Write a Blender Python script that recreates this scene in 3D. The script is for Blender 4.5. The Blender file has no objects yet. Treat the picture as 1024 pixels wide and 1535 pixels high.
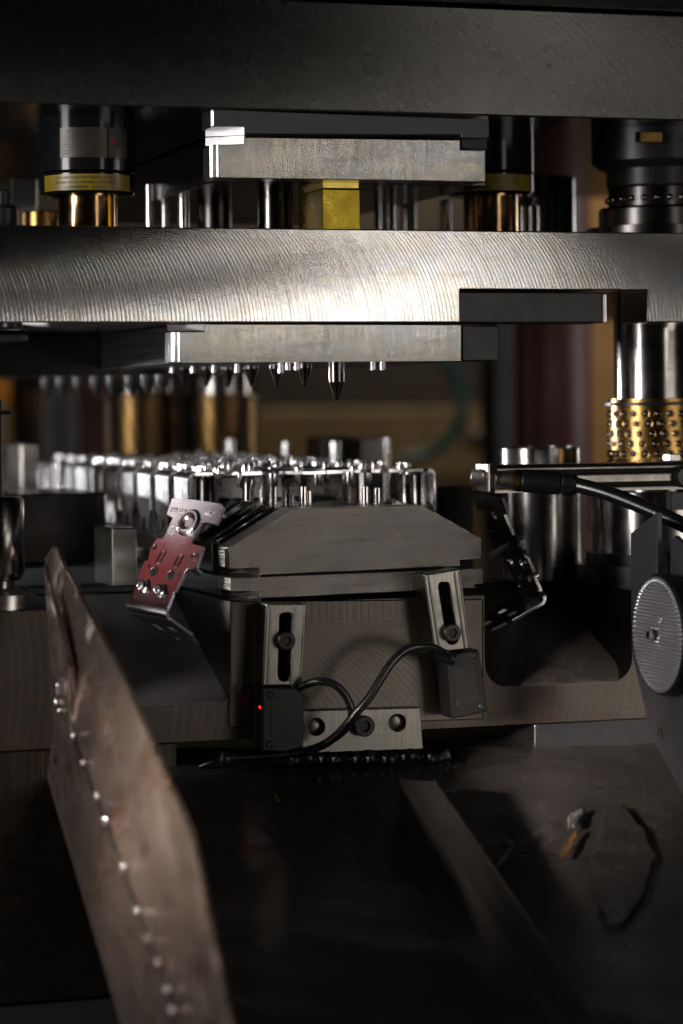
import bpy, bmesh, math, random
from mathutils import Vector, Matrix
from mathutils.geometry import tessellate_polygon
random.seed(7)
R = math.radians
scn = bpy.context.scene
C = scn.collection

# ------------------------------------------------------------------ camera
F, D, TH, RO = 3870.0, 1.68, R(18.0), R(0.6)      # focal length in photo pixels, distance, yaw, roll
FW = Vector((math.sin(TH), math.cos(TH), 0)); RT = Vector((math.cos(TH), -math.sin(TH), 0)); UP = Vector((0, 0, 1))
CAM = -D * FW
cd = bpy.data.cameras.new('camera'); cam = bpy.data.objects.new('camera', cd); C.objects.link(cam)
cr = math.cos(RO) * RT - math.sin(RO) * UP; cu = math.sin(RO) * RT + math.cos(RO) * UP
m = Matrix((cr, cu, -FW)).transposed().to_4x4(); m.translation = CAM; cam.matrix_world = m
cd.sensor_fit = 'HORIZONTAL'; cd.sensor_width = 24.0; cd.lens = F / 1024 * 24; cd.shift_y = -160 / 1024
cd.clip_start = 0.05; cd.clip_end = 50
cd.dof.use_dof = True; cd.dof.focus_distance = 1.69; cd.dof.aperture_fstop = 3.8; cd.dof.aperture_blades = 0
scn.camera = cam
def ray(px, py):
    u, v = px - 512, 608 - py
    a = math.cos(RO) * u + math.sin(RO) * v; b = -math.sin(RO) * u + math.cos(RO) * v
    return FW + RT * (a / F) + UP * (b / F)
def at(px, py, Y):
    d = ray(px, py); return CAM + d * ((Y - CAM.y) / d.y)
def atx(px, py, X):
    d = ray(px, py); return CAM + d * ((X - CAM.x) / d.x)

# ------------------------------------------------------------------ world, lamps, exposure
w = bpy.data.worlds.new('World'); scn.world = w; w.use_nodes = True
bg = w.node_tree.nodes['Background']; bg.inputs[0].default_value = (1.0, 0.93, 0.85, 1); bg.inputs[1].default_value = 0.004
def lamp(name, loc, tgt, sx, sy, power, col=(1, 1, 1), spread=180):
    l = bpy.data.lights.new(name, 'AREA'); l.shape = 'RECTANGLE'; l.size = sx; l.size_y = sy; l.energy = power; l.color = col
    l.spread = R(spread)
    o = bpy.data.objects.new(name, l); C.objects.link(o); o.location = loc
    o.rotation_euler = (Vector(tgt) - Vector(loc)).to_track_quat('-Z', 'Y').to_euler()
    return o
def mirror_pos(px, py, dist):          # where a lamp stands that the plate fronts mirror at this place
    p = at(px, py, 0); d = (p - CAM).normalized(); d.y = -d.y
    return p + d * dist
lamp('key_lamp', mirror_pos(545, 460, 1.7), (0.02, 0, 0.05), 0.24, 0.05, 0.56, (1.0, 0.95, 0.89))
lamp('soft_fill', (0.95, -1.5, -0.22), (0, 0, -0.14), 0.6, 0.35, 3.0, (1.0, 0.93, 0.84))  # added general fill from the front right
lamp('side_lamp', (-1.25, -0.42, 0.10), (0, 0.05, -0.05), 0.35, 0.75, 15, (1.0, 0.97, 0.96))
lamp('rear_lamp', (-0.75, 1.35, 0.0), (-0.05, 0.25, -0.07), 0.24, 0.08, 0.20, (0.98, 0.98, 1.0), 14)
lamp('upper_fill', mirror_pos(580, 238, 1.7), at(560, 240, 0), 0.22, 0.05, 0.008, (1.0, 0.95, 0.88), 30)  # added fill that brightens the upper punch plate
lamp('right_lamp', (1.15, 0.75, 0.22), (0.2, 0.1, 0.0), 0.12, 0.6, 2.0, (1.0, 0.96, 0.9))
lamp('hall_lamp', (0.9, 1.5, 0.75), (0.8, 2.3, 0.0), 0.5, 0.3, 8, (1.0, 0.78, 0.5))
rdir = RT * -0.741 + UP * 0.647 + FW * 0.163
lamp('red_fill', at(232, 880, 0.0) + rdir * 0.20, at(232, 880, 0.0), 0.07, 0.06, 0.0027, (1.0, 0.17, 0.18))  # added unseen red source for the falling bracket's red reflection
lamp('white_fill', at(285, 775, 0.03) + rdir * 0.16, at(285, 775, 0.03), 0.06, 0.05, 0.011, (1.0, 0.92, 0.94))  # added unseen white source reflected in the bracket's upper part
gp = at(262, 1195, -0.25)
lamp('sheet_fill', (-1.0, -0.85, 0.0), gp, 0.10, 0.10, 0.40, (1.0, 0.84, 0.72), 10)  # added narrow fill making a warm pool of light on the guide sheet
scn.view_settings.view_transform = 'Standard'; scn.view_settings.look = 'None'
scn.view_settings.exposure = 0.0; scn.view_settings.gamma = 1.0; scn.view_settings.use_curve_mapping = False
scn.render.engine = 'CYCLES'
scn.cycles.max_bounces = 8; scn.cycles.glossy_bounces = 5; scn.cycles.diffuse_bounces = 2
scn.cycles.sample_clamp_indirect = 4.0

# ------------------------------------------------------------------ materials
M = {}
class NT:
    def __init__(s, name):
        s.m = bpy.data.materials.new(name); s.m.use_nodes = True; s.t = s.m.node_tree
        s.b = s.t.nodes['Principled BSDF']; M[name] = s.m
        s.tc = s.n('ShaderNodeTexCoord'); s.co = s.tc.outputs['Object']
    def n(s, t, **k):
        o = s.t.nodes.new(t)
        for a, v in k.items(): setattr(o, a, v)
        return o
    def l(s, a, b): s.t.links.new(a, b)
    def math(s, op, a, b=None, clamp=False):
        n = s.n('ShaderNodeMath', operation=op); n.use_clamp = clamp
        for i, v in enumerate((a, b)):
            if v is None: continue
            if isinstance(v, (int, float)): n.inputs[i].default_value = v
            else: s.l(v, n.inputs[i])
        return n.outputs[0]
    def mapping(s, scale, rot=(0, 0, 0), co=None):
        n = s.n('ShaderNodeMapping'); n.inputs['Scale'].default_value = scale; n.inputs['Rotation'].default_value = rot
        s.l(co or s.co, n.inputs['Vector']); return n.outputs[0]
    def noise(s, co, scale, detail=4, rough=0.55, dist=0.0):
        n = s.n('ShaderNodeTexNoise'); n.inputs['Scale'].default_value = scale; n.inputs['Detail'].default_value = detail
        n.inputs['Roughness'].default_value = rough; n.inputs['Distortion'].default_value = dist
        s.l(co, n.inputs['Vector']); return n.outputs['Fac']
    def ramp(s, f, *st):
        n = s.n('ShaderNodeValToRGB'); e = n.color_ramp.elements
        while len(e) < len(st): e.new(0.5)
        for i, (p, c) in enumerate(st):
            e[i].position = p; e[i].color = (c, c, c, 1) if isinstance(c, (int, float)) else (*c, 1)
        s.l(f, n.inputs[0]); return n.outputs[0]
    def mix(s, f, a, b, mode='MIX'):
        n = s.n('ShaderNodeMix', data_type='RGBA', blend_type=mode)
        for i, v in ((0, f), (6, a), (7, b)):
            if isinstance(v, (int, float)): n.inputs[i].default_value = v
            elif isinstance(v, tuple): n.inputs[i].default_value = (*v, 1)
            else: s.l(v, n.inputs[i])
        return n.outputs[2]
    def bump(s, h, strength, dist=0.001, prev=None):
        n = s.n('ShaderNodeBump'); n.inputs['Strength'].default_value = strength; n.inputs['Distance'].default_value = dist
        s.l(h, n.inputs['Height'])
        if prev: s.l(prev, n.inputs['Normal'])
        return n.outputs[0]

def metal(name, col, rough, metallic=1.0, pattern=None, aniso=0.0, dirt=0.5, dirtcol=(0.05, 0.04, 0.03), var=0.12,
          rad=0.11, zc=-0.03, fb=1.0, midd=1.0, lines=0.25, tint=0.0, warp=0.0, bumps=0.25, rust=0.0, scratch=0.3, coat=0.0, axis='X', freq=1500):
    s = NT(name); b = s.b
    b.inputs['Metallic'].default_value = metallic
    big = s.noise(s.co, 14, 5, 0.6); mid = s.noise(s.co, 75, 5, 0.65); fine = s.noise(s.co, 900, 3, 0.6)
    c = s.mix(s.math('MULTIPLY', s.ramp(big, (0.46, 0.0), (0.72, 1.0)), dirt), col, tuple(0.45 * a + 0.55 * d for a, d in zip(col, dirtcol)))
    c = s.mix(s.math('MULTIPLY', s.ramp(mid, (0.60, 0.0), (0.72, 1.0)), dirt * 0.8 * midd), c, dirtcol)
    if tint:
        tn = s.noise(s.mapping((1, 1, 2.2)), 26, 4, 0.6, 0.8)
        c = s.mix(s.math('MULTIPLY', s.ramp(tn, (0.50, 0.0), (0.62, 1.0)), tint), c, (0.42, 0.50, 0.64))
        c = s.mix(s.math('MULTIPLY', s.ramp(tn, (0.34, 1.0), (0.46, 0.0)), tint), c, (0.62, 0.47, 0.28))
        sn_ = s.noise(s.mapping((0.6, 0.6, 5)), 30, 4, 0.6)
        c = s.mix(s.math('MULTIPLY', s.ramp(sn_, (0.54, 0.0), (0.66, 1.0)), tint), c, (0.20, 0.15, 0.10))
    if rust:
        rn = s.noise(s.mapping((1.0, 0.8, 1.0)), 60, 7, 0.75, 0.6)
        c = s.mix(s.math('MULTIPLY', s.ramp(rn, (0.53, 0.0), (0.66, 1.0)), rust), c, (0.26, 0.09, 0.025))
    # short bright and dark scratches in two directions
    for k, rt in enumerate(((0.5, 0.9, 0.35), (1.1, 0.2, -0.6))):
        sn = s.noise(s.mapping((60, 60, 900), rt), 1.0, 2, 0.5)
        msk = s.ramp(sn, (0.665, 0.0), (0.685, 1.0))
        c = s.mix(s.math('MULTIPLY', msk, scratch), c, tuple(min(1, x * 1.5 + .05) for x in col) if k == 0 else tuple(x * 0.3 for x in col))
    s.l(c, b.inputs['Base Color'])
    r = s.math('ADD', s.math('MULTIPLY', s.math('SUBTRACT', mid, 0.5), var * 2.2), rough)
    r = s.math('ADD', r, s.math('MULTIPLY', s.math('SUBTRACT', big, 0.5), var * 2.0))
    r = s.math('MAXIMUM', r, 0.06); s.l(r, b.inputs['Roughness'])
    nrm = s.bump(fine, bumps * 0.35 * fb, 0.0004)
    if warp: nrm = s.bump(s.noise(s.mapping((1, 1, 1.6)), 11, 2, 0.4), warp, 0.012, nrm)
    sep = s.n('ShaderNodeSeparateXYZ'); s.l(s.co, sep.inputs[0])
    X, Y, Z = sep.outputs
    if pattern == 'arc':          # face-milling arcs: circles of radius rad marching along X
        q = s.math('DIVIDE', s.math('SUBTRACT', Z, zc), rad)
        q = s.math('MINIMUM', s.math('MAXIMUM', q, -0.97), 0.97)
        cs = s.math('SQRT', s.math('SUBTRACT', 1.0, s.math('MULTIPLY', q, q)))
        arc = s.math('SUBTRACT', X, s.math('MULTIPLY', cs, rad))
        def n1(sc, det):
            n = s.n('ShaderNodeTexNoise', noise_dimensions='1D'); n.inputs['Scale'].default_value = sc; n.inputs['Detail'].default_value = det
            s.l(arc, n.inputs['W']); return n.outputs['Fac']
        w1 = s.math('SINE', s.math('MULTIPLY', arc, freq)); w2 = n1(900, 3); w3 = n1(120, 2)
        h = s.math('ADD', s.math('MULTIPLY', w1, 0.16), s.math('MULTIPLY', w2, 0.7))
        h = s.math('ADD', h, s.math('MULTIPLY', w3, 0.3))
        lf = s.math('MULTIPLY', s.ramp(h, (0.30, 1.0), (0.85, 0.0)), lines)
        c2 = s.mix(lf, c, tuple(x * 0.4 for x in col)); s.l(c2, b.inputs['Base Color'])
        nrm = s.bump(h, bumps, 0.00022, nrm)
        cmb = s.n('ShaderNodeCombineXYZ'); s.l(cs, cmb.inputs[0]); s.l(q, cmb.inputs[2]); s.l(cmb.outputs[0], b.inputs['Tangent'])
    elif pattern == 'hatch':
        a1 = s.math('SINE', s.math('MULTIPLY', s.math('ADD', s.math('MULTIPLY', X, 0.75), Z), freq))
        a2 = s.math('SINE', s.math('MULTIPLY', s.math('SUBTRACT', X, Z), freq * 0.8))
        h = s.math('ADD', a1, s.math('MULTIPLY', a2, 0.6))
        h = s.math('MULTIPLY', h, s.ramp(mid, (0.30, 0.7), (0.7, 1.0)))
        nrm = s.bump(h, bumps, 0.00018, nrm)
        c2 = s.mix(s.math('MULTIPLY', s.math('ADD', s.math('MULTIPLY', h, 0.3), 0.5, True), 0.55), c, tuple(x * 0.35 for x in col)); s.l(c2, b.inputs['Base Color'])
    elif pattern == 'brush':      # ground surface: fine lines across the X axis (or along Z of a post)
        sc = {'X': (1400, 1400, 30), 'Z': (20, 20, 1600), 'H': (30, 30, 1500)}[axis]
        ln = s.noise(s.mapping(sc), 1.0, 3, 0.6)
        nrm = s.bump(ln, bumps, 0.00025, nrm)
        c2 = s.mix(s.ramp(ln, (0.40, 0.0), (0.75, 0.55)), c, tuple(x * 0.45 for x in col)); s.l(c2, b.inputs['Base Color'])
        cmb = s.n('ShaderNodeCombineXYZ'); cmb.inputs[0 if axis == 'X' else 2].default_value = 1; s.l(cmb.outputs[0], b.inputs['Tangent'])
    b.inputs['Anisotropic'].default_value = aniso
    if coat: b.inputs['Coat Weight'].default_value = coat; b.inputs['Coat Roughness'].default_value = 0.12
    s.l(nrm, b.inputs['Normal'])
    return s.m
def plain(name, col, rough, metallic=0.0, bumps=0.2, scale=500, var=0.1, spec=0.5, coat=0.0, mottled=0.3):
    s = NT(name); b = s.b
    big = s.noise(s.co, 22, 6, 0.65); fine = s.noise(s.co, scale, 4, 0.6)
    c = s.mix(s.math('MULTIPLY', s.ramp(big, (0.40, 0.0), (0.70, 1.0)), mottled), col, tuple(0.35 * x for x in col))
    s.l(c, b.inputs['Base Color'])
    s.l(s.math('ADD', s.math('MULTIPLY', s.math('SUBTRACT', big, 0.5), var * 3), rough), b.inputs['Roughness'])
    b.inputs['Metallic'].default_value = metallic; b.inputs['Specular IOR Level'].default_value = spec
    b.inputs['Coat Weight'].default_value = coat; b.inputs['Coat Roughness'].default_value = 0.15
    s.l(s.bump(fine, bumps, 0.0005), b.inputs['Normal'])
    return s.m
def glow(name, col, strength):
    s = NT(name); s.b.inputs['Base Color'].default_value = (*col, 1)
    s.b.inputs['Emission Color'].default_value = (*col, 1); s.b.inputs['Emission Strength'].default_value = strength
    return s.m

metal('shoe_upper', (0.165, 0.16, 0.15), 0.27, pattern='arc', aniso=0.85, rad=0.16, zc=-0.06, bumps=0.30, dirt=0.35, freq=900, var=0.03, fb=0.15, midd=0.3)
metal('milled_plate', (0.60, 0.58, 0.55), 0.185, pattern='arc', aniso=0.92, rad=0.095, zc=-0.036, bumps=0.33, dirt=0.3, freq=2300, lines=0.35, tint=0.22, var=0.02, fb=0.1, midd=0.15)
metal('ground_plate', (0.46, 0.44, 0.40), 0.24, pattern='brush', aniso=0.9, bumps=0.35, dirt=0.5, tint=0.22, var=0.03, fb=0.1, midd=0.2)
metal('hatched_dark', (0.25, 0.26, 0.28), 0.36, pattern='hatch', bumps=0.6, dirt=0.3, freq=4200, var=0.04, fb=0.2, midd=0.2)
metal('hatched_steel', (0.66, 0.62, 0.56), 0.38, pattern='hatch', bumps=0.7, dirt=0.4, tint=0.25, freq=3400, var=0.03, fb=0.2, midd=0.1)
metal('block_steel', (0.115, 0.103, 0.088), 0.36, pattern='arc', aniso=0.4, rad=0.13, zc=-0.1, bumps=0.22, dirt=0.6, freq=1300, var=0.03, fb=0.2, midd=0.3)
metal('shoe_lower', (0.095, 0.085, 0.074), 0.38, pattern='arc', aniso=0.3, rad=0.2, zc=0.0, bumps=0.25, dirt=0.6, rust=0.25, freq=1000, var=0.04, fb=0.2, midd=0.4)
metal('dark_steel', (0.075, 0.070, 0.068), 0.24, dirt=0.5, bumps=0.15, var=0.06)
metal('oily_steel', (0.16, 0.15, 0.145), 0.17, dirt=0.4, bumps=0.7, coat=0.6)
metal('bright_steel', (0.72, 0.70, 0.68), 0.20, dirt=0.25, bumps=0.15)
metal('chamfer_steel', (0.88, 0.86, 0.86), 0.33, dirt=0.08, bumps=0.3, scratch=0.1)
metal('post_steel', (0.38, 0.36, 0.345), 0.20, pattern='brush', axis='Z', aniso=0.35, bumps=0.12, dirt=0.25)
metal('zinc_part', (0.80, 0.78, 0.79), 0.19, dirt=0.18, bumps=0.35, scratch=0.15)
metal('bracket_alloy', (0.25, 0.24, 0.215), 0.33, pattern='brush', axis='X', aniso=0.5, bumps=0.2, dirt=0.35)
metal('guide_sheet', (0.50, 0.40, 0.34), 0.25, metallic=0.95, rust=0.85, scratch=0.6, warp=1.7, dirt=0.55, dirtcol=(0.10, 0.055, 0.035), bumps=0.3, var=0.10)
metal('brass', (0.33, 0.195, 0.065), 0.24, dirt=0.35, dirtcol=(0.12, 0.07, 0.03), bumps=0.3)
metal('brass_block', (0.33, 0.235, 0.026), 0.28, dirt=0.25, dirtcol=(0.25, 0.15, 0.03), bumps=0.4)
metal('brass_rear', (0.17, 0.10, 0.035), 0.30, dirt=0.35, dirtcol=(0.08, 0.05, 0.02), bumps=0.3)
metal('ball_steel', (0.16, 0.15, 0.15), 0.12, dirt=0.1, bumps=0.02, scratch=0.0)
metal('rod_warm_reflection', (0.50, 0.30, 0.15), 0.14, dirt=0.2, bumps=0.05)  # warm reflections on the steel rod are put into its colour
metal('brass_lit', (0.80, 0.60, 0.13), 0.30, dirt=0.2, dirtcol=(0.25, 0.15, 0.03), bumps=0.4)  # brass with reflected light put into its colour
metal('weld_metal', (0.52, 0.50, 0.49), 0.26, dirt=0.2, bumps=0.8)
metal('spacer_dark', (0.075, 0.066, 0.055), 0.42, pattern='arc', aniso=0.3, rad=0.22, zc=-0.12, bumps=0.5, dirt=0.6, rust=0.3, freq=1000)
plain('text_bright', (0.95, 0.92, 0.92), 0.62, metallic=1.0, mottled=0.1)
plain('ramp_oil', (0.10, 0.094, 0.09), 0.30, metallic=0.2, bumps=0.5, scale=260, var=0.12, coat=0.3)
plain('black_oxide', (0.018, 0.017, 0.017), 0.35, metallic=0.3, bumps=0.15)
plain('black_plastic', (0.007, 0.007, 0.0075), 0.36, bumps=0.25, scale=1500, spec=0.35)
plain('cable_rubber', (0.008, 0.008, 0.009), 0.24, bumps=0.2)
plain('gas_black', (0.007, 0.007, 0.008), 0.14, bumps=0.03, coat=0.0, spec=0.35)
plain('rubber_sheet', (0.034, 0.032, 0.031), 0.30, bumps=0.55, scale=160, var=0.2, mottled=0.6, coat=0.35)
plain('panel_paint', (0.055, 0.055, 0.062), 0.40, bumps=0.35, scale=900, metallic=0.4)
plain('label_yellow', (0.22, 0.16, 0.010), 0.35, bumps=0.03)
plain('label_grey', (0.055, 0.05, 0.042), 0.35, bumps=0.03, metallic=0.5)
plain('label_dark', (0.010, 0.0095, 0.009), 0.5, bumps=0.3, scale=800)
plain('ink', (0.02, 0.016, 0.01), 0.5)
plain('red_ink', (0.2, 0.015, 0.01), 0.5)
plain('wall_tan', (0.30, 0.195, 0.10), 0.6, mottled=0.4)
plain('olive_paint', (0.09, 0.066, 0.035), 0.5, mottled=0.4)
plain('red_paint', (0.09, 0.009, 0.009), 0.45)
plain('dark_paint', (0.012, 0.011, 0.011), 0.5)
plain('grey_paint', (0.10, 0.10, 0.10), 0.5)
plain('orange_paint', (0.75, 0.26, 0.01), 0.5)
plain('teal_hose', (0.015, 0.10, 0.11), 0.3)
plain('tape_orange', (0.12, 0.06, 0.02), 0.5, bumps=0.8, scale=200)
plain('tape_silver', (0.28, 0.27, 0.27), 0.3, metallic=0.6, bumps=0.8, scale=200)
plain('reflector_clear', (0.45, 0.43, 0.48), 0.14, metallic=0.75, bumps=0.05, mottled=0.1, coat=0.8)
glow('led_red', (1.0, 0.02, 0.01), 3.0)

# ------------------------------------------------------------------ geometry helpers
WL = {}                      # world location of every object made
def tag(o, label, cat, group=None, kind=None):
    if label: o['label'] = label
    if cat: o['category'] = cat
    if group: o['group'] = group
    if kind: o['kind'] = kind
    return o
def thing(name, label, cat, loc=(0, 0, 0), group=None):
    o = bpy.data.objects.new(name, None); C.objects.link(o); o.empty_display_size = 0.01
    o.location = loc; WL[o.name] = Vector(loc)
    return tag(o, label, cat, group)
def obj(name, bm, mat, parent=None, bevel=0.0, segs=2, smooth=None, origin='centre', keep=False):
    bmesh.ops.recalc_face_normals(bm, faces=bm.faces[:])
    cs = [v.co for v in bm.verts]
    lo = Vector(min(c[i] for c in cs) for i in range(3)); hi = Vector(max(c[i] for c in cs) for i in range(3))
    o0 = Vector((0, 0, 0)) if keep else (lo + hi) / 2
    if parent is None and not keep: o0.z = lo.z
    for v in bm.verts: v.co -= o0
    me = bpy.data.meshes.new(name); bm.to_mesh(me); bm.free()
    if smooth is not None:
        for p in me.polygons: p.use_smooth = True
        me.set_sharp_from_angle(angle=R(smooth))
    me.materials.append(M[mat])
    o = bpy.data.objects.new(name, me); C.objects.link(o)
    if parent is not None:
        o.parent = parent; o.location = o0 - WL[parent.name]
    else: o.location = o0
    WL[o.name] = o0
    if bevel:
        b = o.modifiers.new('bevel', 'BEVEL'); b.width = bevel; b.segments = segs; b.limit_method = 'ANGLE'; b.angle_limit = R(35)
        b.use_clamp_overlap = True
    return o
def box(bm, x0, x1, y0, y1, z0, z1):
    vs = [bm.verts.new((x, y, z)) for z in (z0, z1) for x, y in ((x0, y0), (x1, y0), (x1, y1), (x0, y1))]
    for f in ((3, 2, 1, 0), (4, 5, 6, 7), (0, 1, 5, 4), (1, 2, 6, 5), (2, 3, 7, 6), (3, 0, 4, 7)): bm.faces.new([vs[i] for i in f])
    return bm
def BOX(*a): return box(bmesh.new(), *a)
def plate2d(bm, outer, holes, t, mtx):
    """polygon with holes in local XY, thickness t along -Z, placed by mtx"""
    loops = [[Vector((p[0], p[1], 0)) for p in outer]] + [[Vector((p[0], p[1], 0)) for p in h] for h in holes]
    flat = [p for l in loops for p in l]
    tris = tessellate_polygon(loops)
    top = [bm.verts.new(mtx @ p) for p in flat]; bot = [bm.verts.new(mtx @ (p - Vector((0, 0, t)))) for p in flat]
    for a, b, c in tris:
        if len({a, b, c}) == 3:
            bm.faces.new((top[a], top[b], top[c])); bm.faces.new((bot[c], bot[b], bot[a]))
    k = 0
    for l in loops:
        n = len(l)
        for i in range(n):
            a, b = k + i, k + (i + 1) % n
            bm.faces.new((top[a], top[b], bot[b], bot[a]))
        k += n
    return bm
XZ = Matrix(((1, 0, 0, 0), (0, 0, -1, 0), (0, 1, 0, 0), (0, 0, 0, 1)))      # local x->X, y->Z, z->-Y
def front(poly, Y0, Y1, holes=()):
    """prism whose front outline (photo pixels seen at depth Y0) runs back to Y1"""
    def cv(l): return [(p.x, p.z) for p in (at(x, y, Y0) for x, y in l)]
    mt = Matrix.Translation((0, Y0, 0)) @ XZ
    return plate2d(bmesh.new(), cv(poly), [cv(h) for h in holes], Y1 - Y0, mt)
def rect(px0, py0, px1, py1, Y):
    ym, xm = (py0 + py1) / 2, (px0 + px1) / 2
    return at(px0, ym, Y).x, at(px1, ym, Y).x, at(xm, py1, Y).z, at(xm, py0, Y).z
def fbox(px0, py0, px1, py1, Y0, Y1):
    x0, x1, z0, z1 = rect(px0, py0, px1, py1, Y0); return BOX(x0, x1, Y0, Y1, z0, z1)
def circ(cx, cy, r, n=20, ry=None): return [(cx + r * math.cos(2 * math.pi * i / n), cy + (ry or r) * math.sin(2 * math.pi * i / n)) for i in range(n)]
def slot(x0, y0, x1, y1, r, n=8):
    a = math.atan2(y1 - y0, x1 - x0); out = []
    for k in range(n + 1): t = a - math.pi / 2 + math.pi * k / n; out.append((x1 + r * math.cos(t), y1 + r * math.sin(t)))
    for k in range(n + 1): t = a + math.pi / 2 + math.pi * k / n; out.append((x0 + r * math.cos(t), y0 + r * math.sin(t)))
    return out
def frame(axis):
    z = Vector(axis).normalized(); x = z.orthogonal().normalized()
    if abs(z.z) > 0.99: x = Vector((1, 0, 0))
    y = z.cross(x).normalized(); return Matrix((x, y, z)).transposed()
def lathe(bm, prof, c, axis=(0, 0, 1), n=40, flute=None):
    """prof: (radius, height) pairs along axis from c"""
    fr = frame(axis); c = Vector(c); rings = []
    for r, h in prof:
        if r < 1e-6: rings.append([bm.verts.new(c + fr @ Vector((0, 0, h)))])
        else: rings.append([bm.verts.new(c + fr @ Vector((r * math.cos(2 * math.pi * i / n), r * math.sin(2 * math.pi * i / n), h))) for i in range(n)])
    for a, b in zip(rings, rings[1:]):
        for i in range(n):
            j = (i + 1) % n
            q = [a[i % len(a)], a[j % len(a)], b[j % len(b)], b[i % len(b)]]
            q = list(dict.fromkeys(q))
            if len(q) > 2: bm.faces.new(q)
    for rg in (rings[0], rings[-1]):
        if len(rg) > 2: bm.faces.new(rg)
    return bm
def LATHE(prof, c, axis=(0, 0, 1), n=40): return lathe(bmesh.new(), prof, c, axis, n)
def cylp(r, h, b=0.0006): return [(r - b, 0), (r, b), (r, h - b), (r - b, h)]
def smoothpts(pts, n=8):
    pts = [Vector(p) for p in pts]; out = []
    for i in range(len(pts) - 1):
        p0 = pts[max(i - 1, 0)]; p1, p2 = pts[i], pts[i + 1]; p3 = pts[min(i + 2, len(pts) - 1)]
        for k in range(n):
            t = k / n
            out.append(0.5 * ((2 * p1) + (p2 - p0) * t + (2 * p0 - 5 * p1 + 4 * p2 - p3) * t * t + (3 * p1 - p0 - 3 * p2 + p3) * t ** 3))
    out.append(pts[-1]); return out
def tube(bm, pts, r, n=12):
    rings = []; nx = None
    for i, p in enumerate(pts):
        d = (pts[min(i + 1, len(pts) - 1)] - pts[max(i - 1, 0)]).normalized()
        nx = (nx - d * nx.dot(d)).normalized() if nx else d.orthogonal().normalized()
        ny = d.cross(nx); rr = r(i / (len(pts) - 1)) if callable(r) else r
        rings.append([bm.verts.new(p + nx * rr * math.cos(2 * math.pi * k / n) + ny * rr * math.sin(2 * math.pi * k / n)) for k in range(n)])
    for a, b in zip(rings, rings[1:]):
        for k in range(n): bm.faces.new((a[k], a[(k + 1) % n], b[(k + 1) % n], b[k]))
    bm.faces.new(rings[0]); bm.faces.new(rings[-1]); return bm
def text_mesh(txt, size, depth=0.0):
    cu_ = bpy.data.curves.new('lettering', 'FONT'); cu_.body = txt; cu_.size = size; cu_.extrude = depth; cu_.align_x = 'CENTER'; cu_.align_y = 'CENTER'
    cu_.resolution_u = 3
    o = bpy.data.objects.new('lettering', cu_); C.objects.link(o); dg = bpy.context.evaluated_depsgraph_get(); dg.update()
    me = bpy.data.meshes.new_from_object(o.evaluated_get(dg)); bpy.data.objects.remove(o)
    bm = bmesh.new(); bm.from_mesh(me); bpy.data.meshes.remove(me); return bm
def copy_tree(o, parent=None):
    c = o.copy(); C.objects.link(c); c.parent = parent
    for ch in o.children: copy_tree(ch, c)
    return c

# ================================================================== large structure: plates of the die set
mm = 0.001
def pry_plate(name, label, cat, pts, Y0, Y1, mat, chamfer_px, holes=(), group=None, bevel=0.0005):
    t = thing(name, label, cat, at(*pts[0], Y0), group)
    obj('body', front(pts, Y0, Y1), mat, t, bevel); return t
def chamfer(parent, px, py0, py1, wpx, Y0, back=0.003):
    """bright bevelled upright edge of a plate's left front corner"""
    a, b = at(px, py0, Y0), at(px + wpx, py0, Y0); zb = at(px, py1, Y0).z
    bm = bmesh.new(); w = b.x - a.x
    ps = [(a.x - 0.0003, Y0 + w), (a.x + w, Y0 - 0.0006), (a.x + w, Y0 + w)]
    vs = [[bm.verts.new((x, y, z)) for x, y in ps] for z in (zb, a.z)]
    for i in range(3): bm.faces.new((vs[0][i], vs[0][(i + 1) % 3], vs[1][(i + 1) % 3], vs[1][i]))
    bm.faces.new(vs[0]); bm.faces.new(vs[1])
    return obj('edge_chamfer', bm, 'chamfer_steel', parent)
def facet(parent, quad, name='pry_slot_face', mat='chamfer_steel', t=0.002):
    """thick slanted facet given by four (px, py, Y) corners"""
    bm = bmesh.new(); p = [at(*q) for q in quad]
    n = (p[1] - p[0]).cross(p[3] - p[0]).normalized()
    if n.dot(FW) < 0: n = -n
    v = [bm.verts.new(q) for q in p] + [bm.verts.new(q + n * t) for q in p]
    for f in ((0, 1, 2, 3), (7, 6, 5, 4), (0, 4, 5, 1), (1, 5, 6, 2), (2, 6, 7, 3), (3, 7, 4, 0)): bm.faces.new([v[i] for i in f])
    return obj(name, bm, mat, parent)
def drill(o, c, r, depth, n=24):          # blind hole as a dark-lined ring set into a face
    pass

# upper shoe, ram above it
z = at(512, 3, 0).z
ram = tag(obj('press_ram', BOX(-0.75, 0.75, 0.012, 0.60, z + 0.004, z + 0.16), 'dark_steel', None, 0.002), 'dark press ram above the uppermost wide steel plate', 'press ram')
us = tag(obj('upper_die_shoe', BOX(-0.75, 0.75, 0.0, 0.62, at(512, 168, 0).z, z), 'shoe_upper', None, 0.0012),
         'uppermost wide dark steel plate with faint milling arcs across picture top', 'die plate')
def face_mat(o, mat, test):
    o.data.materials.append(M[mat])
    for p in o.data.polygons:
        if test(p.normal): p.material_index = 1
face_mat(us, 'dark_steel', lambda n: n.y > -0.5)  # underside, ends and back: shade on the same steel put into the colour
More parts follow.
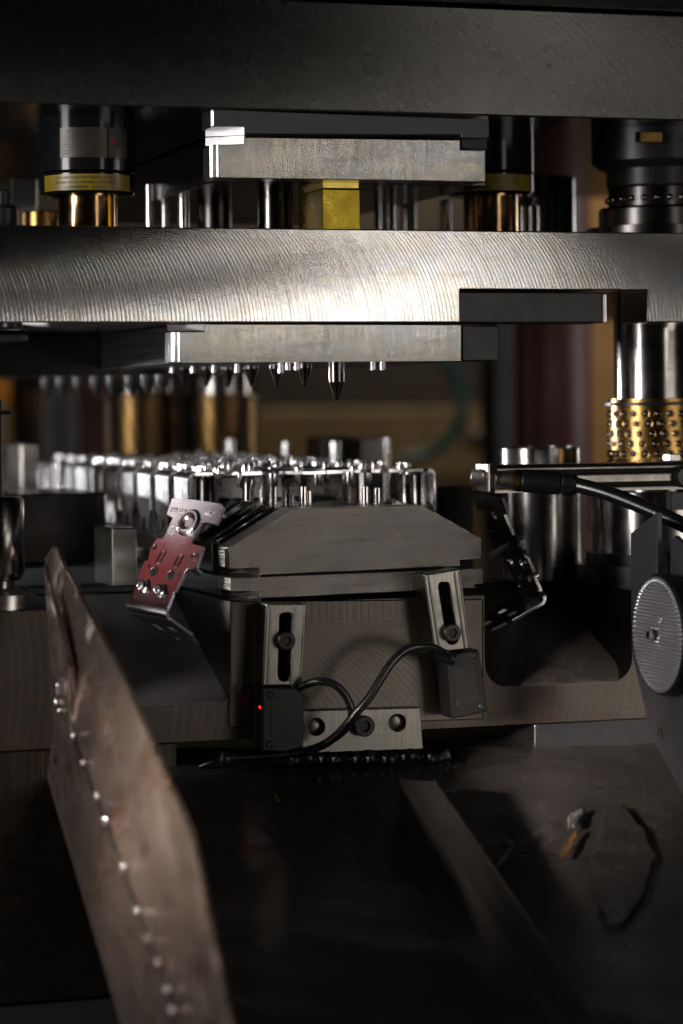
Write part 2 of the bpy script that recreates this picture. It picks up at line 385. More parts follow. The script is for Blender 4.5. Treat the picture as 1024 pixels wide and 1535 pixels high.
# stripper plate: a wide plate with a stepped cut-out at its lower right
zt, zb = at(512, 343.5, 0).z, at(512, 484, 0).z
zs = at(830, 435, 0).z; xa, xb = at(690, 460, 0).x, at(971, 460, 0).x
st = thing('stripper_plate', 'wide bright steel plate with swirling milling arcs across the middle', 'die plate', (0, 0, zb))
poly = [(-0.75, zt), (-0.75, zb), (xa, zb), (xa, zs), (xb, zs), (xb, zb), (0.75, zb), (0.75, zt)]
sb = obj('body', plate2d(bmesh.new(), poly, [], 0.045, XZ), 'milled_plate', st, 0.0009)
obj('rear_body', BOX(-0.75, 0.75, 0.0452, 0.60, zs - 0.0005, zt - 0.001), 'dark_steel', st, 0.001)
obj('rear_rail', BOX(-0.75, xa - 0.01, 0.0452, 0.60, zb, zs - 0.001), 'dark_steel', st, 0.001)
x0, x1, z0, z1 = rect(692, 438, 903, 484, 0.008)
obj('retainer_bar', BOX(xa + 0.0006, x1, 0.008, 0.05, z0, zs - 0.0012), 'black_oxide', st, 0.0008)
obj('retainer_end', BOX(x1 + 0.001, x1 + 0.004, 0.010, 0.05, z0, zs - 0.002), 'bright_steel', st, 0.0005)
# screw heads under the stripper at the far left
for k, px in enumerate((16,)):
    c = at(px, 484, 0.03); c.z = zb
    o = tag(obj('cap_screw', LATHE([(0.006, -0.0035), (0.0075, -0.002), (0.0075, 0.0)], c, n=20), 'black_oxide', None, smooth=30), 'small black screw under the bright middle plate at left edge', 'screw')

# upper punch plates
t = thing('backing_plate', 'thin dark cross-hatched plate directly under the uppermost plate', 'die plate', at(318, 205, 0.004))
obj('body', front([(318, 164), (733, 180), (733, 207), (692, 206), (692, 202), (366, 200), (366, 190.5), (318, 190.5)], 0.004, 0.03), 'hatched_dark', t, 0.0005)
x0, x1, z0, z1 = rect(322, 166, 733, 204, 0.03)
obj('rear_body', BOX(x0, x1, 0.0302, 0.42, z0, z1 + 0.002), 'dark_steel', t, 0.0005)
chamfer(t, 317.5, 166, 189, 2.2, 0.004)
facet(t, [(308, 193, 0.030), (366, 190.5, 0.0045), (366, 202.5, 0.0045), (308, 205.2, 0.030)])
t = thing('upper_punch_plate', 'ground steel plate with white chamfer hanging above the brass block', 'die plate', at(320, 268, 0.004))
obj('body', front([(320, 217), (366, 217), (366, 206), (690, 210), (690, 226), (728, 227), (728, 273), (320, 267)], 0.004, 0.03), 'ground_plate', t, 0.0005)
x0, x1, z0, z1 = rect(323, 210, 728, 268, 0.03)
obj('rear_body', BOX(x0, x1, 0.0302, 0.42, at(500, 270.2, 0.004).z, z1), 'dark_steel', t, 0.0005)
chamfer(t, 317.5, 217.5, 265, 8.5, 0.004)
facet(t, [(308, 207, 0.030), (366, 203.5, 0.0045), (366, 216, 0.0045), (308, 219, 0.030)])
obj('pry_slot', fbox(691, 201, 731, 225, 0.022, 0.034), 'black_oxide', t, 0.0008)

# lower punch plate under the stripper
t = thing('lower_punch_plate', 'ground steel plate carrying the row of pointed pilot pins', 'die plate', at(262, 544, 0.004))
obj('body', front([(262, 497.5), (306, 497.5), (306, 486), (692, 487), (692, 541.5), (262, 544)], 0.004, 0.03), 'ground_plate', t, 0.0005)
x0, x1, z0, z1 = rect(265, 487, 692, 543, 0.03)
zpun = at(500, 542.6, 0.004).z
obj('rear_body', BOX(x0, x1, 0.0302, 0.255, zpun, zb - 0.0005), 'hatched_dark', t, 0.0005)
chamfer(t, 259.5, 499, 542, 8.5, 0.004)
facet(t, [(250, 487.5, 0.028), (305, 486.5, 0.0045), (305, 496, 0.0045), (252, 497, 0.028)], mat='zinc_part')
obj('end_block', front([(692.6, 488), (748, 489), (748, 541), (692.6, 541.5)], 0.010, 0.06), 'black_oxide', t, 0.0008)
x0, x1, z0, z1 = rect(-40, 500, 124, 550, 0.26)
tag(obj('rear_punch_plate', BOX(x0 - 0.05, x1 + 0.13, 0.262, 0.56, zpun - 0.004, zb - 0.0005), 'dark_steel', None, 0.0006), 'dark plate behind the pilot plate at the left, under bright plate', 'die plate')
x0, x1, z0, z1 = rect(-40, 503, 33, 512, 0.20)
tag(obj('wear_strip', BOX(x0, x1, 0.18, 0.26, z0, z1), 'bright_steel', None, 0.0005), 'short bright steel strip under the bright middle plate at left edge', 'strip')

# lower die shoe with the two exit pockets
zl_top, zl_bot = at(40, 917, 0).z, at(512, 1100, 0).z
sh = thing('lower_die_shoe', 'dark lower steel base with two sloping exit pockets', 'die base', (0, 0, zl_bot))
def pocket(pl, pr, pb, rc, py_top=890):
    xl, xr = at(pl, 980, 0).x, at(pr, 980, 0).x; zb_ = at((pl + pr) / 2, pb, 0).z; out = [(xl, zl_top)]
    for k in range(7): a = math.pi + math.pi / 2 * k / 6; out.append((xl + rc + rc * math.cos(a), zb_ + rc + rc * math.sin(a)))
    for k in range(7): a = 1.5 * math.pi + math.pi / 2 * k / 6; out.append((xr - rc + rc * math.cos(a), zb_ + rc + rc * math.sin(a)))
    out.append((xr, zl_top)); return out, xl, xr, zb_
pl_, lxl, lxr, lzb = pocket(118, 345.5, 1058, 0.008)
pr_, rxl, rxr, rzb = pocket(727, 948, 1027, 0.016)
poly = [(-0.75, zl_bot), (-0.75, zl_top)] + pl_ + pr_ + [(0.75, zl_top), (0.75, zl_bot)]
obj('body', plate2d(bmesh.new(), poly, [], 0.15, XZ), 'shoe_lower', sh, 0.0008)
obj('rear_body', BOX(-0.75, 0.75, 0.1502, 0.75, zl_bot, zl_top - 0.0004), 'dark_steel', sh, 0.001)
def ramp_(xl, xr, zb_):
    bm = bmesh.new(); pts = [(0.0004, zb_ + 0.0004), (0.1498, zl_top - 0.002), (0.1498, zb_ - 0.004), (0.0004, zb_ - 0.004)]
    vs = [[bm.verts.new((x, y, zz)) for y, zz in pts] for x in (xl + 0.0006, xr - 0.0006)]
    for i in range(4): bm.faces.new((vs[0][i], vs[0][(i + 1) % 4], vs[1][(i + 1) % 4], vs[1][i]))
    bm.faces.new(vs[0]); bm.faces.new(vs[1]); return bm
obj('exit_ramp', ramp_(lxl, lxr, lzb), 'ramp_oil', sh, 0.0)
obj('exit_ramp', ramp_(rxl, rxr, rzb), 'ramp_oil', sh, 0.0)
# spacers below the shoe
x0, x1, z0, z1 = rect(-100, 1133, 267, 1500, 0.006)
tag(obj('left_spacer_block', BOX(-0.75, x1, 0.006, 0.30, z0, zl_bot - 0.0012), 'spacer_dark', None, 0.001), 'dark ridged spacer block below the base behind the rusty guide sheet', 'spacer block')
x0, x1, z0, z1 = rect(801, 1086, 1030, 1131, 0.004)
tag(obj('right_spacer_block', BOX(x0, 0.75, 0.004, 0.30, z0 - 0.12, zl_bot - 0.0012), 'hatched_dark', None, 0.001), 'dark cross-hatched spacer block under the base at right', 'spacer block')

# sheet on which scrap slides out, falling towards the viewer
zf = at(512, 1139, 0).z; FS = 0.31
bm = bmesh.new(); nx, ny = 70, 70; g = []
xl, xr = at(78, 1000, -0.05).x + 0.012, at(1100, 1130, 0).x
rng = random.Random(3)
def dents(x, y): return 0.0009 * math.sin(37 * x + 5 * y) * math.sin(29 * y - 9 * x) + 0.0005 * math.sin(83 * x - 41 * y) + 0.0004 * math.sin(140 * y + 60 * x)
for j in range(ny + 1):
    y = 0.09 - 0.85 * j / ny; row = []
    for i in range(nx + 1):
        x = xl + (xr - xl) * i / nx; row.append(bm.verts.new((x, y, zf + FS * min(y, 0.0) + dents(x, y))))
    g.append(row)
for j in range(ny):
    for i in range(nx): bm.faces.new((g[j][i], g[j][i + 1], g[j + 1][i + 1], g[j + 1][i]))
fl = obj('floor_sheet', bm, 'rubber_sheet', None, smooth=60)
so = fl.modifiers.new('thickness', 'SOLIDIFY'); so.thickness = 0.004; so.offset = 1
fl['kind'] = 'structure'
z0 = at(30, 1500, 0.006).z
bf = obj('ground', BOX(-2.2, 2.2, -1.2, 0.5, z0 - 0.06, z0 - 0.004), 'dark_paint', None); bf['kind'] = 'structure'

# background hall
bw = obj('back_wall', BOX(-2.0, 3.5, 2.6, 2.65, -1.2, 2.2), 'olive_paint', None); bw['kind'] = 'structure'
def far(name, label, cat, px0, py0, px1, py1, Y, mat, depth=0.15, bev=0.004):
    return tag(obj(name, fbox(px0, py0, px1, py1, Y, Y + depth), mat, None, bev), label, cat)
far('wall_panel', 'blurred tan wall panel at the right behind the guide post', 'panel', 855, 180, 1100, 720, 2.3, 'wall_tan')
far('machine_cover', 'blurred dark machine cover beyond the strip below the pilots', 'machine', 380, 380, 745, 612, 2.0, 'dark_paint')
far('press_machine', 'blurred dark machine body beyond the left half of the strip', 'machine', -150, 380, 385, 720, 1.6, 'dark_paint')
far('machine_cover', 'blurred black machine cover high behind the gas springs', 'machine', -150, 60, 845, 380, 2.1, 'dark_paint')
far('red_cabinet', 'blurred dark red cabinet low behind the left punch row', 'cabinet', 85, 560, 170, 700, 1.45, 'red_paint')
far('grey_box', 'small blurred grey box low behind the left strip end', 'box', 64, 582, 92, 700, 1.40, 'grey_paint')
far('grey_box', 'small blurred dark grey box right of another grey box', 'box', 97, 588, 118, 700, 1.40, 'grey_paint')
far('orange_box', 'blurred orange box at the left edge behind strip', 'box', -30, 566, 16, 606, 1.38, 'orange_paint')
far('brown_post', 'blurred brown post under the orange box at left edge', 'post', -20, 607, 18, 720, 1.38, 'wall_tan')
tube_p = smoothpts([at(655, 530, 1.5), at(676, 550, 1.5), at(690, 585, 1.5), at(692, 615, 1.5), at(680, 650, 1.5), at(650, 676, 1.5), at(600, 690, 1.5)])
tag(obj('air_hose', tube(bmesh.new(), tube_p, 0.0075), 'teal_hose', None, smooth=60), 'blurred teal hose curving down behind the strip', 'hose')
c = at(800, 700, 0.9)
cl = thing('press_column', 'blurred dark red column between the tan wall and the strip', 'column', (c.x, c.y, -0.25))
obj('column_shaft', LATHE([(0.058, -0.25), (0.058, 0.32)], (c.x + 0.012, c.y + 0.02, 0), n=48), 'red_paint', cl, smooth=30)
obj('column_rail', fbox(742, 420, 772, 720, 0.86, 0.9), 'grey_paint', cl, 0.002)
far('knob_plate', 'blurred olive panel low behind the teal hose', 'panel', 380, 612, 745, 720, 1.95, 'olive_paint')
c = at(711, 659, 1.9)
tag(obj('black_knob', LATHE([(0.016, 0), (0.018, 0.004), (0.018, 0.02), (0.012, 0.024)], c, (0, -1, 0), n=24), 'dark_paint', None, smooth=30), 'blurred round black knob on the olive panel', 'knob')

# ================================================================== objects between the plates
ztop = at(512, 168, 0).z; zst = zt
def cyl_patch(cx, cy, r, a0, a1, z0, z1, n=28, t=0.0004):
    """label wrapped round a cylinder"""
    bm = bmesh.new(); cols = []
    for k in range(n + 1):
        a = a0 + (a1 - a0) * k / n
        cols.append([bm.verts.new((cx + rr * math.cos(a), cy + rr * math.sin(a), zz)) for rr in (r, r + t) for zz in (z0, z1)])
    for p, q in zip(cols, cols[1:]):
        bm.faces.new((p[2], q[2], q[3], p[3])); bm.faces.new((p[1], p[3], q[3], q[1])); bm.faces.new((p[0], q[0], q[2], p[2]))
    return bm
def wrap_text(txt, size, cx, cy, r, ang, zc, flip=True):
    bm = text_mesh(txt, size)
    for v in bm.verts:
        x, y = (-v.co.x, -v.co.y) if flip else (v.co.x, v.co.y)
        a = ang + x / r; v.co = Vector((cx + r * math.cos(a), cy + r * math.sin(a), zc + y))
    return bm
def gas_spring(px, Y, label, big_label):
    c = at(px, 250, Y); cx, cy = c.x, c.y
    t = thing('gas_spring', label, 'gas spring', (cx, cy, zst), 'gas springs between the two wide plates')
    zg = at(px, 254, Y - 0.03).z; zbt = at(px, 289, Y - 0.03).z; r = 0.0315
    obj('cylinder', LATHE([(r, zg), (r, ztop)], (cx, cy, 0), n=64), 'gas_black', t, smooth=30)
    obj('guide_collar', LATHE([(r - 0.006, zbt - 0.0005), (r - 0.0015, zbt), (r - 0.0003, zbt + 0.002), (r - 0.0003, zg - 0.002), (r - 0.003, zg - 0.0003)], (cx, cy, 0), n=64), 'gas_black', t, smooth=30)
    obj('piston_rod', LATHE([(0.0195, zst), (0.0195, zbt)], (cx, cy, 0), n=48), 'rod_warm_reflection', t, smooth=30)
    fa = math.atan2(CAM.y - cy, CAM.x - cx)
    zl0, zl1 = at(px, 285, Y - 0.03).z, at(px, 261, Y - 0.03).z
    lb = obj('yellow_label', cyl_patch(cx, cy, r - 0.0002, fa - 1.08, fa + 1.05, zl0, zl1), 'label_yellow', t, smooth=40)
    h = zl1 - zl0
    for txt, f, sz in (('SAFETY   WARRANTY', 0.20, 0.28), ('READ SAFETY INSTRUCTIONS BEFORE', 0.50, 0.24), ('DO NOT OPEN HIGH PRESSURE GAS', 0.80, 0.24)):
        obj('lettering', wrap_text(txt, h * sz, cx, cy, r + 0.0004, fa - 0.05, zl0 + h * f), 'ink', lb)
    if big_label:
        z0_, z1_ = at(px, 236, Y - 0.03).z, at(px, 191, Y - 0.03).z
        lb = obj('grey_label', cyl_patch(cx, cy, r, fa - 0.58, fa + 0.42, z0_, z1_), 'label_grey', t, smooth=40)
        for k in range(9):
            zz = z0_ + (z1_ - z0_) * (0.12 + 0.095 * k)
            obj('print_line', cyl_patch(cx, cy, r + 0.0002, fa - 0.5 + 0.02 * (k % 3), fa + 0.32 - 0.05 * (k % 2), zz, zz + 0.0007, 16, 0.0003), 'ink', lb)
        lb = obj('grey_label', cyl_patch(cx, cy, r, fa + 0.45, fa + 0.95, z0_, z1_), 'label_grey', t, smooth=40)
        zz = (z0_ + z1_) / 2 - 0.001
        obj('warning_mark', cyl_patch(cx, cy, r + 0.0002, fa + 0.5, fa + 0.63, zz, zz + 0.004, 4, 0.0003), 'red_ink', lb)
    return t
gas_spring(131, 0.075, 'black gas spring with grey and yellow labels at left', True)
gas_spring(735, 0.110, 'black gas spring with yellow label partly behind the upper punch plate', False)

# brass block
zq = at(500, 270.2, 0.004).z
x0, x1, z0, z1 = rect(483, 268, 540, 341, 0.025)
t = thing('brass_block', 'yellow brass block standing under the upper punch plate', 'block', (x0, 0.025, zst))
obj('lower_block', BOX(x0, x1, 0.025, 0.078, zst + 0.0003, at(510, 284, 0.025).z), 'brass_block', t, 0.0006)
obj('lit_band', BOX(x0 + 0.0004, x1 - 0.0004, 0.0254, 0.078, at(510, 283, 0.025).z, zq + 0.001), 'brass_lit', t, 0.0006)  # bright top band stands in for a reflection on the brass

# pins and posts seen between the plates
def pin(name, label, cat, px, rpx, Y, pt, pb, mat, group=None, cap=None, zlow=None):
    c = at(px, (pt + pb) / 2, Y); sc = (c - CAM).dot(FW) / F; r = rpx * sc
    z0 = zlow if zlow is not None else at(px, pb, Y).z; z1 = at(px, pt, Y).z
    return tag(obj(name, LATHE([(r, z0), (r, z1 - 0.0012), (r - 0.0012, z1)], (c.x, c.y, 0), n=48), mat, None, smooth=30), label, cat, group)
G = 'pins between the two wide plates'
pin('guide_pin', 'dark round pin left of the brass block', 'pin', 412, 27, 0.10, 255, 345, 'oily_steel', G, zlow=zst)
pin('guide_pin', 'slim bright pin under the left end of the punch plate', 'pin', 275, 9, 0.16, 262, 345, 'bright_steel', G, zlow=zst)
pin('guide_pin', 'broad brownish pin just left of the dark round pin', 'pin', 322, 26, 0.22, 262, 345, 'dark_steel', G, zlow=zst)
pin('guide_pin', 'slim pin second from the left gas spring', 'pin', 248, 8, 0.22, 262, 345, 'post_steel', G, zlow=zst)
pin('guide_pin', 'slim pin next to the left gas spring', 'pin', 224, 7, 0.20, 275, 345, 'bright_steel', G, zlow=zst)
pin('guide_pin', 'dark pin right of the brass block', 'pin', 577, 16, 0.20, 262, 345, 'oily_steel', G, zlow=zst)
pin('guide_pin', 'dark pin midway between brass block and right gas spring', 'pin', 612, 12, 0.24, 262, 345, 'oily_steel', G, zlow=zst)
pin('guide_pin', 'stepped dark pin close to the right gas spring rod', 'pin', 668, 9, 0.18, 300, 345, 'bright_steel', G, zlow=zst)
pin('guide_pin', 'short grey pin between the right spring rod and the dark sleeve', 'pin', 790, 18, 0.15, 308, 345, 'post_steel', G, zlow=zst)
pin('guide_sleeve', 'dark sleeve with bright rim right of the gas spring', 'sleeve', 818, 45, 0.20, 267, 345, 'oily_steel', None, zlow=zst)
pin('guide_sleeve', 'short bronze ring far left behind the gas spring', 'sleeve', 62, 30, 0.30, 318, 345, 'brass', None, zlow=zst)
x0, x1, z0, z1 = rect(17, 266, 57, 340, 0.30)
tag(obj('stop_block', BOX(x0, x1, 0.30, 0.36, zst, z1), 'bright_steel', None, 0.0012), 'bright topped block left of the gas spring', 'block')
c = at(4, 300, 0.03)
t = thing('stop_screw', 'black stepped stop screw at the left edge above middle plate', 'screw', (c.x, c.y, zst))
obj('shank', LATHE([(0.0055, at(4, 308, 0.03).z), (0.0055, at(4, 288, 0.03).z), (0.004, at(4, 285, 0.03).z)], (c.x, c.y, 0), n=24), 'black_oxide', t, smooth=30)
obj('head', LATHE([(0.010, zst), (0.010, at(4, 314, 0.03).z), (0.0078, at(4, 308, 0.03).z)], (c.x, c.y, 0), n=24), 'black_oxide', t, smooth=30)

# ------------------------------------------------------------------ guide post with ball cage
def guide_post(px, Y, label, zcage, balls=True, upper=True):
    c = at(px, 640, Y); cx, cy = c.x, c.y; rp, rc = 0.0285, 0.0332
    t = thing('guide_post', label, 'guide post', (cx, cy, zl_top), 'guide posts with ball cages')
    obj('post', LATHE([(rp, zl_top + 0.04), (rp, zb + 0.03)], (cx, cy, 0), n=72), 'post_steel', t, smooth=30)
    zc1 = zcage; zc0 = zcage - 0.055
    cg = obj('ball_cage', LATHE([(rp + 0.001, zc0), (rc, zc0), (rc, zc1), (rp + 0.001, zc1)], (cx, cy, 0), n=72), 'brass' if balls else 'brass_rear', t, smooth=30)
    obj('retaining_ring', LATHE([(rc, zc1 - 0.0048), (rc + 0.0042, zc1 - 0.0046), (rc + 0.0042, zc1 - 0.0026), (rc, zc1 - 0.0024)], (cx, cy, 0), n=72), 'black_oxide', t, smooth=30)
    fa = math.atan2(CAM.y - cy, CAM.x - cx)
    bmall = bmesh.new(); proto = None
    for j in range(7):
        zz = zc1 - 0.0105 - 0.0070 * j
        for i in range(24):
            a = fa + 2 * math.pi * (i + 0.5) / 24 + 0.062 * (j - 1)
            p = Vector((cx + (rc - 0.0011) * math.cos(a), cy + (rc - 0.0011) * math.sin(a), zz))
            if balls:
                if proto is None:
                    b0 = bmesh.new(); bmesh.ops.create_icosphere(b0, subdivisions=2, radius=0.0024); 
                    for v in b0.verts: v.co += p
                    proto = obj('ball', b0, 'ball_steel', cg, smooth=180)
                    # the dimple rim round each ball
                    b1 = bmesh.new(); tor = []
                    n_ = Vector((math.cos(a), math.sin(a), 0)); tx = Vector((-n_.y, n_.x, 0))
                    for u in range(14):
                        al = 2 * math.pi * u / 14; dr = tx * math.cos(al) + UP * math.sin(al)
                        tor.append([b1.verts.new(p + n_ * (0.0010 + 0.00030 * math.sin(be)) + dr * (0.0027 + 0.00035 * math.cos(be))) for be in (0, 1.26, 2.51, 3.77, 5.03)])
                    for u in range(14):
                        for k in range(5): b1.faces.new((tor[u][k], tor[(u + 1) % 14][k], tor[(u + 1) % 14][(k + 1) % 5], tor[u][(k + 1) % 5]))
                    rim0 = obj('ball_seat', b1, 'brass', cg, smooth=60); a00 = a; p0_ = p.copy(); rimloc = Vector(rim0.location) + WL[cg.name] - Vector((cx, cy, p.z))
                else:
                    o = proto.copy(); C.objects.link(o); o.location = p - WL[cg.name]
                    o = rim0.copy(); C.objects.link(o); o.rotation_euler.z = a - a00
                    o.location = Matrix.Rotation(a - a00, 3, 'Z') @ rimloc + Vector((cx, cy, p.z)) - WL[cg.name]
            else:
                bmesh.ops.create_icosphere(bmall, subdivisions=1, radius=0.0024, matrix=Matrix.Translation(p))
    if not balls: obj('ball_rows', bmall, 'ball_steel', cg, smooth=180)['kind'] = 'stuff'
    else: bmall.free()
    # lower bush and flange
    zf0 = at(px, 832, Y - 0.04).z; zf1 = at(px, 738, Y - 0.04).z
    if balls:
        obj('lower_bush', LATHE([(0.0455, zf0), (0.0455, zf1 - 0.001), (0.0445, zf1)], (cx, cy, 0), n=72), 'post_steel', t, smooth=30)
        obj('flange', LATHE([(0.058, zl_top), (0.058, zf0 - 0.008), (0.050, zf0 - 0.0075), (0.050, zf0)], (cx, cy, 0), n=72), 'black_oxide', t, smooth=30)
    else:
        obj('lower_bush', LATHE([(0.0455, zl_top), (0.0455, zc0 - 0.01), (0.0445, zc0 - 0.009)], (cx, cy, 0), n=48), 'post_steel', t, smooth=30)
    return t
guide_post(982, 0.075, 'polished guide post with brass ball cage at the right edge', at(982, 598, 0.045).z)
guide_post(212, 0.62, 'blurred guide post with brass cage at far left', at(212, 590, 0.62).z, balls=False)
guide_post(331, 0.62, 'blurred guide post with brass cage behind the strip middle', at(331, 592, 0.62).z, balls=False)
# upper bushing over the right guide post
c = at(985, 300, 0.075); cx, cy = c.x, c.y
zz = lambda py: at(985, py, 0.03).z
t = thing('upper_guide_bushing', 'black stepped guide bushing at upper right above the middle plate', 'bushing', (cx, cy, zst))
obj('head_flange', LATHE([(0.039, zz(247)), (0.046, zz(236)), (0.046, ztop)], (cx, cy, 0), n=64), 'black_oxide', t, smooth=30)
obj('bush_body', LATHE([(0.0345, zz(275)), (0.0355, zz(272)), (0.0355, zz(246))], (cx, cy, 0), n=64), 'black_oxide', t, smooth=30)
cg = obj('ball_cage', LATHE([(0.0345, zz(304)), (0.0345, zz(276))], (cx, cy, 0), n=64), 'dark_steel', t, smooth=30)
fa = math.atan2(CAM.y - cy, CAM.x - cx); pr0 = None
for i in range(-6, 7):
    a = fa + 2 * math.pi * i / 24; p = Vector((cx + 0.0345 * math.cos(a), cy + 0.0345 * math.sin(a), zz(293)))
    if pr0 is None:
        b0 = bmesh.new(); bmesh.ops.create_icosphere(b0, subdivisions=2, radius=0.0024, matrix=Matrix.Translation(p)); pr0 = obj('ball', b0, 'ball_steel', cg, smooth=180)
    else:
        o = pr0.copy(); C.objects.link(o); o.location = p - WL[cg.name]
obj('lower_collar', LATHE([(0.0415, zz(334)), (0.0415, zz(309)), (0.040, zz(305)), (0.034, zz(304))], (cx, cy, 0), n=64), 'dark_steel', t, smooth=30)
obj('base_ring', LATHE([(0.0500, zst), (0.0500, zz(336)), (0.038, zz(335))], (cx, cy, 0), n=64), 'dark_steel', t, smooth=30)
x0, x1, z0, z1 = rect(961, 197, 996, 213, 0.02)
obj('brass_key', BOX(x0, x1, 0.022, 0.03, z0, z1), 'brass', t, 0.0006)

# ------------------------------------------------------------------ pilots hanging from the lower punch plate
def pilot_mesh(r, L, cone):
    return [(0.0007, -L), (0.0015, -L + 0.0012), (r, -L + cone), (r, 0.001)]
first = None; LB = 'pilot pins under the punch plate'
spots = [(505, 601, 0.035, 0.0053), (457, 580, 0.070, 0.0050), (415, 580, 0.105, 0.0050), (377, 580, 0.14, 0.0053), (342, 581, 0.175, 0.0048), (310, 580, 0.21, 0.0053), (276, 579, 0.235, 0.0053)]
names = ['largest pointed pilot pin, nearest under the punch plate', 'pointed pilot pin second from the right', 'pointed pilot pin third from the right', 'pointed pilot pin fourth from the right',
         'blurred pilot pin fifth from the right', 'blurred pilot pin sixth from the right', 'blurred pilot pin seventh from the right']
for (px, py, Y, r), nm in zip(spots, names):
    c = at(px, py, Y); c.z = zpun; L = zpun - at(px, py, Y).z
    t = thing('pilot_pin', nm, 'pilot pin', c, LB)
    obj('shank', LATHE([(r, -L + 0.0125), (r, 0.001)], c, n=28), 'oily_steel', t, smooth=25)
    obj('tip', LATHE([(0.0005, -L), (0.0012, -L + 0.0007), (r, -L + 0.0124)], c, n=28), 'dark_steel', t, smooth=25)
zr = zpun - 0.004
for k, px in enumerate((244, 222, 198, 170, 146, 120, 95, 72)):
    Y = 0.29 + 0.032 * k; c = at(px, 575, Y); c.z = zr
    tag(obj('pilot_pin', LATHE([(0.0006, -0.016), (0.005, -0.006), (0.005, 0.001)], c, n=20), 'black_oxide', None, smooth=25), ['blurred pilot pin first left of the white chamfer', 'blurred pilot pin second left of the white chamfer', 'blurred pilot pin third left of the white chamfer', 'blurred pilot pin fourth left of the white chamfer', 'blurred pilot pin fifth left of the white chamfer', 'blurred pilot pin third from the left end of the row', 'blurred pilot pin second from the left end of the row', 'blurred leftmost pilot pin in the row'][k], 'pilot pin', LB)
for k, (px, Y, nm) in enumerate(((432, 0.03, 'left pin of the short ejector pair between two pilots'), (445, 0.03, 'right pin of the short ejector pair between two pilots'), (421, 0.05, 'single short ejector pin right of a pilot'), (559, 0.02, 'left short ejector pin right of the largest pilot'), (573, 0.02, 'right short ejector pin right of the largest pilot'),
                               (356, 0.09, 'short ejector pin left of the fourth pilot'), (321, 0.13, 'short ejector pin left of the fifth pilot'), (289, 0.16, 'short ejector pin left of the sixth pilot'), (258, 0.20, 'short ejector pin under the white chamfer'))):
    c = at(px, 550, Y); c.z = zpun
    tag(obj('ejector_pin', LATHE([(0.0016, at(px, 556 if Y < .04 else 560, Y).z - zpun), (0.002, at(px, 555 if Y < .04 else 559, Y).z - zpun), (0.002, 0.001)], c, n=16), 'zinc_part', None, smooth=30), nm, 'ejector pin', 'short ejector pins under the punch plate')

# ================================================================== die block stack in the middle
db = thing('die_block', 'central steel block under the hexagonal die plate, carrying two sensors', 'die block', at(535, 1080, 0))
obj('body', front([(345, 902), (388, 902), (725, 899), (725, 1079), (345, 1092)], -0.0025, 0.12), 'block_steel', db, 0.0008)
obj('rear_body', BOX(at(352, 950, 0).x, at(722, 950, 0).x, 0.1203, 0.62, zl_top + 0.0003, at(530, 905, 0).z), 'dark_steel', db, 0.001)
dp = thing('die_spacer_plate', 'thin hatched steel plate between the die block and hexagonal plate', 'die plate', at(535, 896, 0))
obj('body', front([(388, 865.5), (724.5, 853), (724.5, 876), (712, 876), (712, 881), (724.5, 881.5), (388, 897.5), (388, 887), (346, 887), (346, 867)], -0.0015, 0.03), 'hatched_steel', dp, 0.0005)
obj('rear_body', BOX(at(349, 880, 0).x, at(722, 880, 0).x, 0.0303, 0.45, at(530, 893, 0).z, at(530, 862, 0).z), 'oily_steel', dp, 0.0006)
facet(dp, [(344, 891, 0.020), (388, 886.5, -0.001), (389, 897.5, -0.001), (344, 899.5, 0.014)])
tp = thing('hexagonal_die_plate', 'steel plate with sloping shoulders on top of the central block', 'die plate', at(535, 862, 0))
obj('body', front([(437, 763), (635, 758), (722, 808), (722, 838), (690, 840), (690, 849), (388, 862.5), (388, 852.5), (343, 852.5), (341, 822)], -0.002, 0.022), 'hatched_steel', tp, 0.0007)
facet(tp, [(344, 858, 0.018), (388, 853, -0.0015), (388, 862.5, -0.0015), (344, 865.5, 0.012)])
chamfer(tp, 339, 823, 851, 5, -0.002)
bm = front([(439, 765), (634, 760), (720, 810), (720, 838), (345, 850), (345, 824)], 0.0222, 0.42)
obj('rear_body', bm, 'oily_steel', tp, 0.0008)
# oily ridged forming inserts on the left flank
def flank(px0, py0, px1, py1, Y0, Y1, h, mat='oily_steel'):
    a, b = at(px0, py0, 0), at(px1, py1, 0); n = Vector((-(b.z - a.z), 0, b.x - a.x)).normalized()
    if n.z < 0: n = -n
    bm = bmesh.new(); P = [a + n * 0.0002, b + n * 0.0002, b + n * h, a + n * h]
    vs = [[bm.verts.new((p.x, Y, p.z)) for p in P] for Y in (Y0, Y1)]
    for i in range(4): bm.faces.new((vs[0][i], vs[0][(i + 1) % 4], vs[1][(i + 1) % 4], vs[1][i]))
    bm.faces.new(vs[0]); bm.faces.new(vs[1]); return bm
for k, (Y0, Y1, h, e) in enumerate(((0.026, 0.034, 0.003, 0), (0.040, 0.044, 0.0045, 3), (0.050, 0.062, 0.0015, 1), (0.070, 0.088, 0.006, 0), (0.094, 0.099, 0.002, 4), (0.105, 0.130, 0.005, 0))):
    obj('forming_ridge', flank(346 + e, 822, 432 - e * 2, 768, Y0, Y1, h), 'oily_steel', tp, 0.0012, 3)
    obj('forming_ridge', flank(640 + e, 764, 716 - e, 808, Y0, Y1, h), 'oily_steel', tp, 0.0012, 3)
obj('forming_block', front([(318, 812), (344, 812), (344, 902), (330, 893), (330, 858), (318, 858)], 0.045, 0.11), 'oily_steel', tp, 0.001)
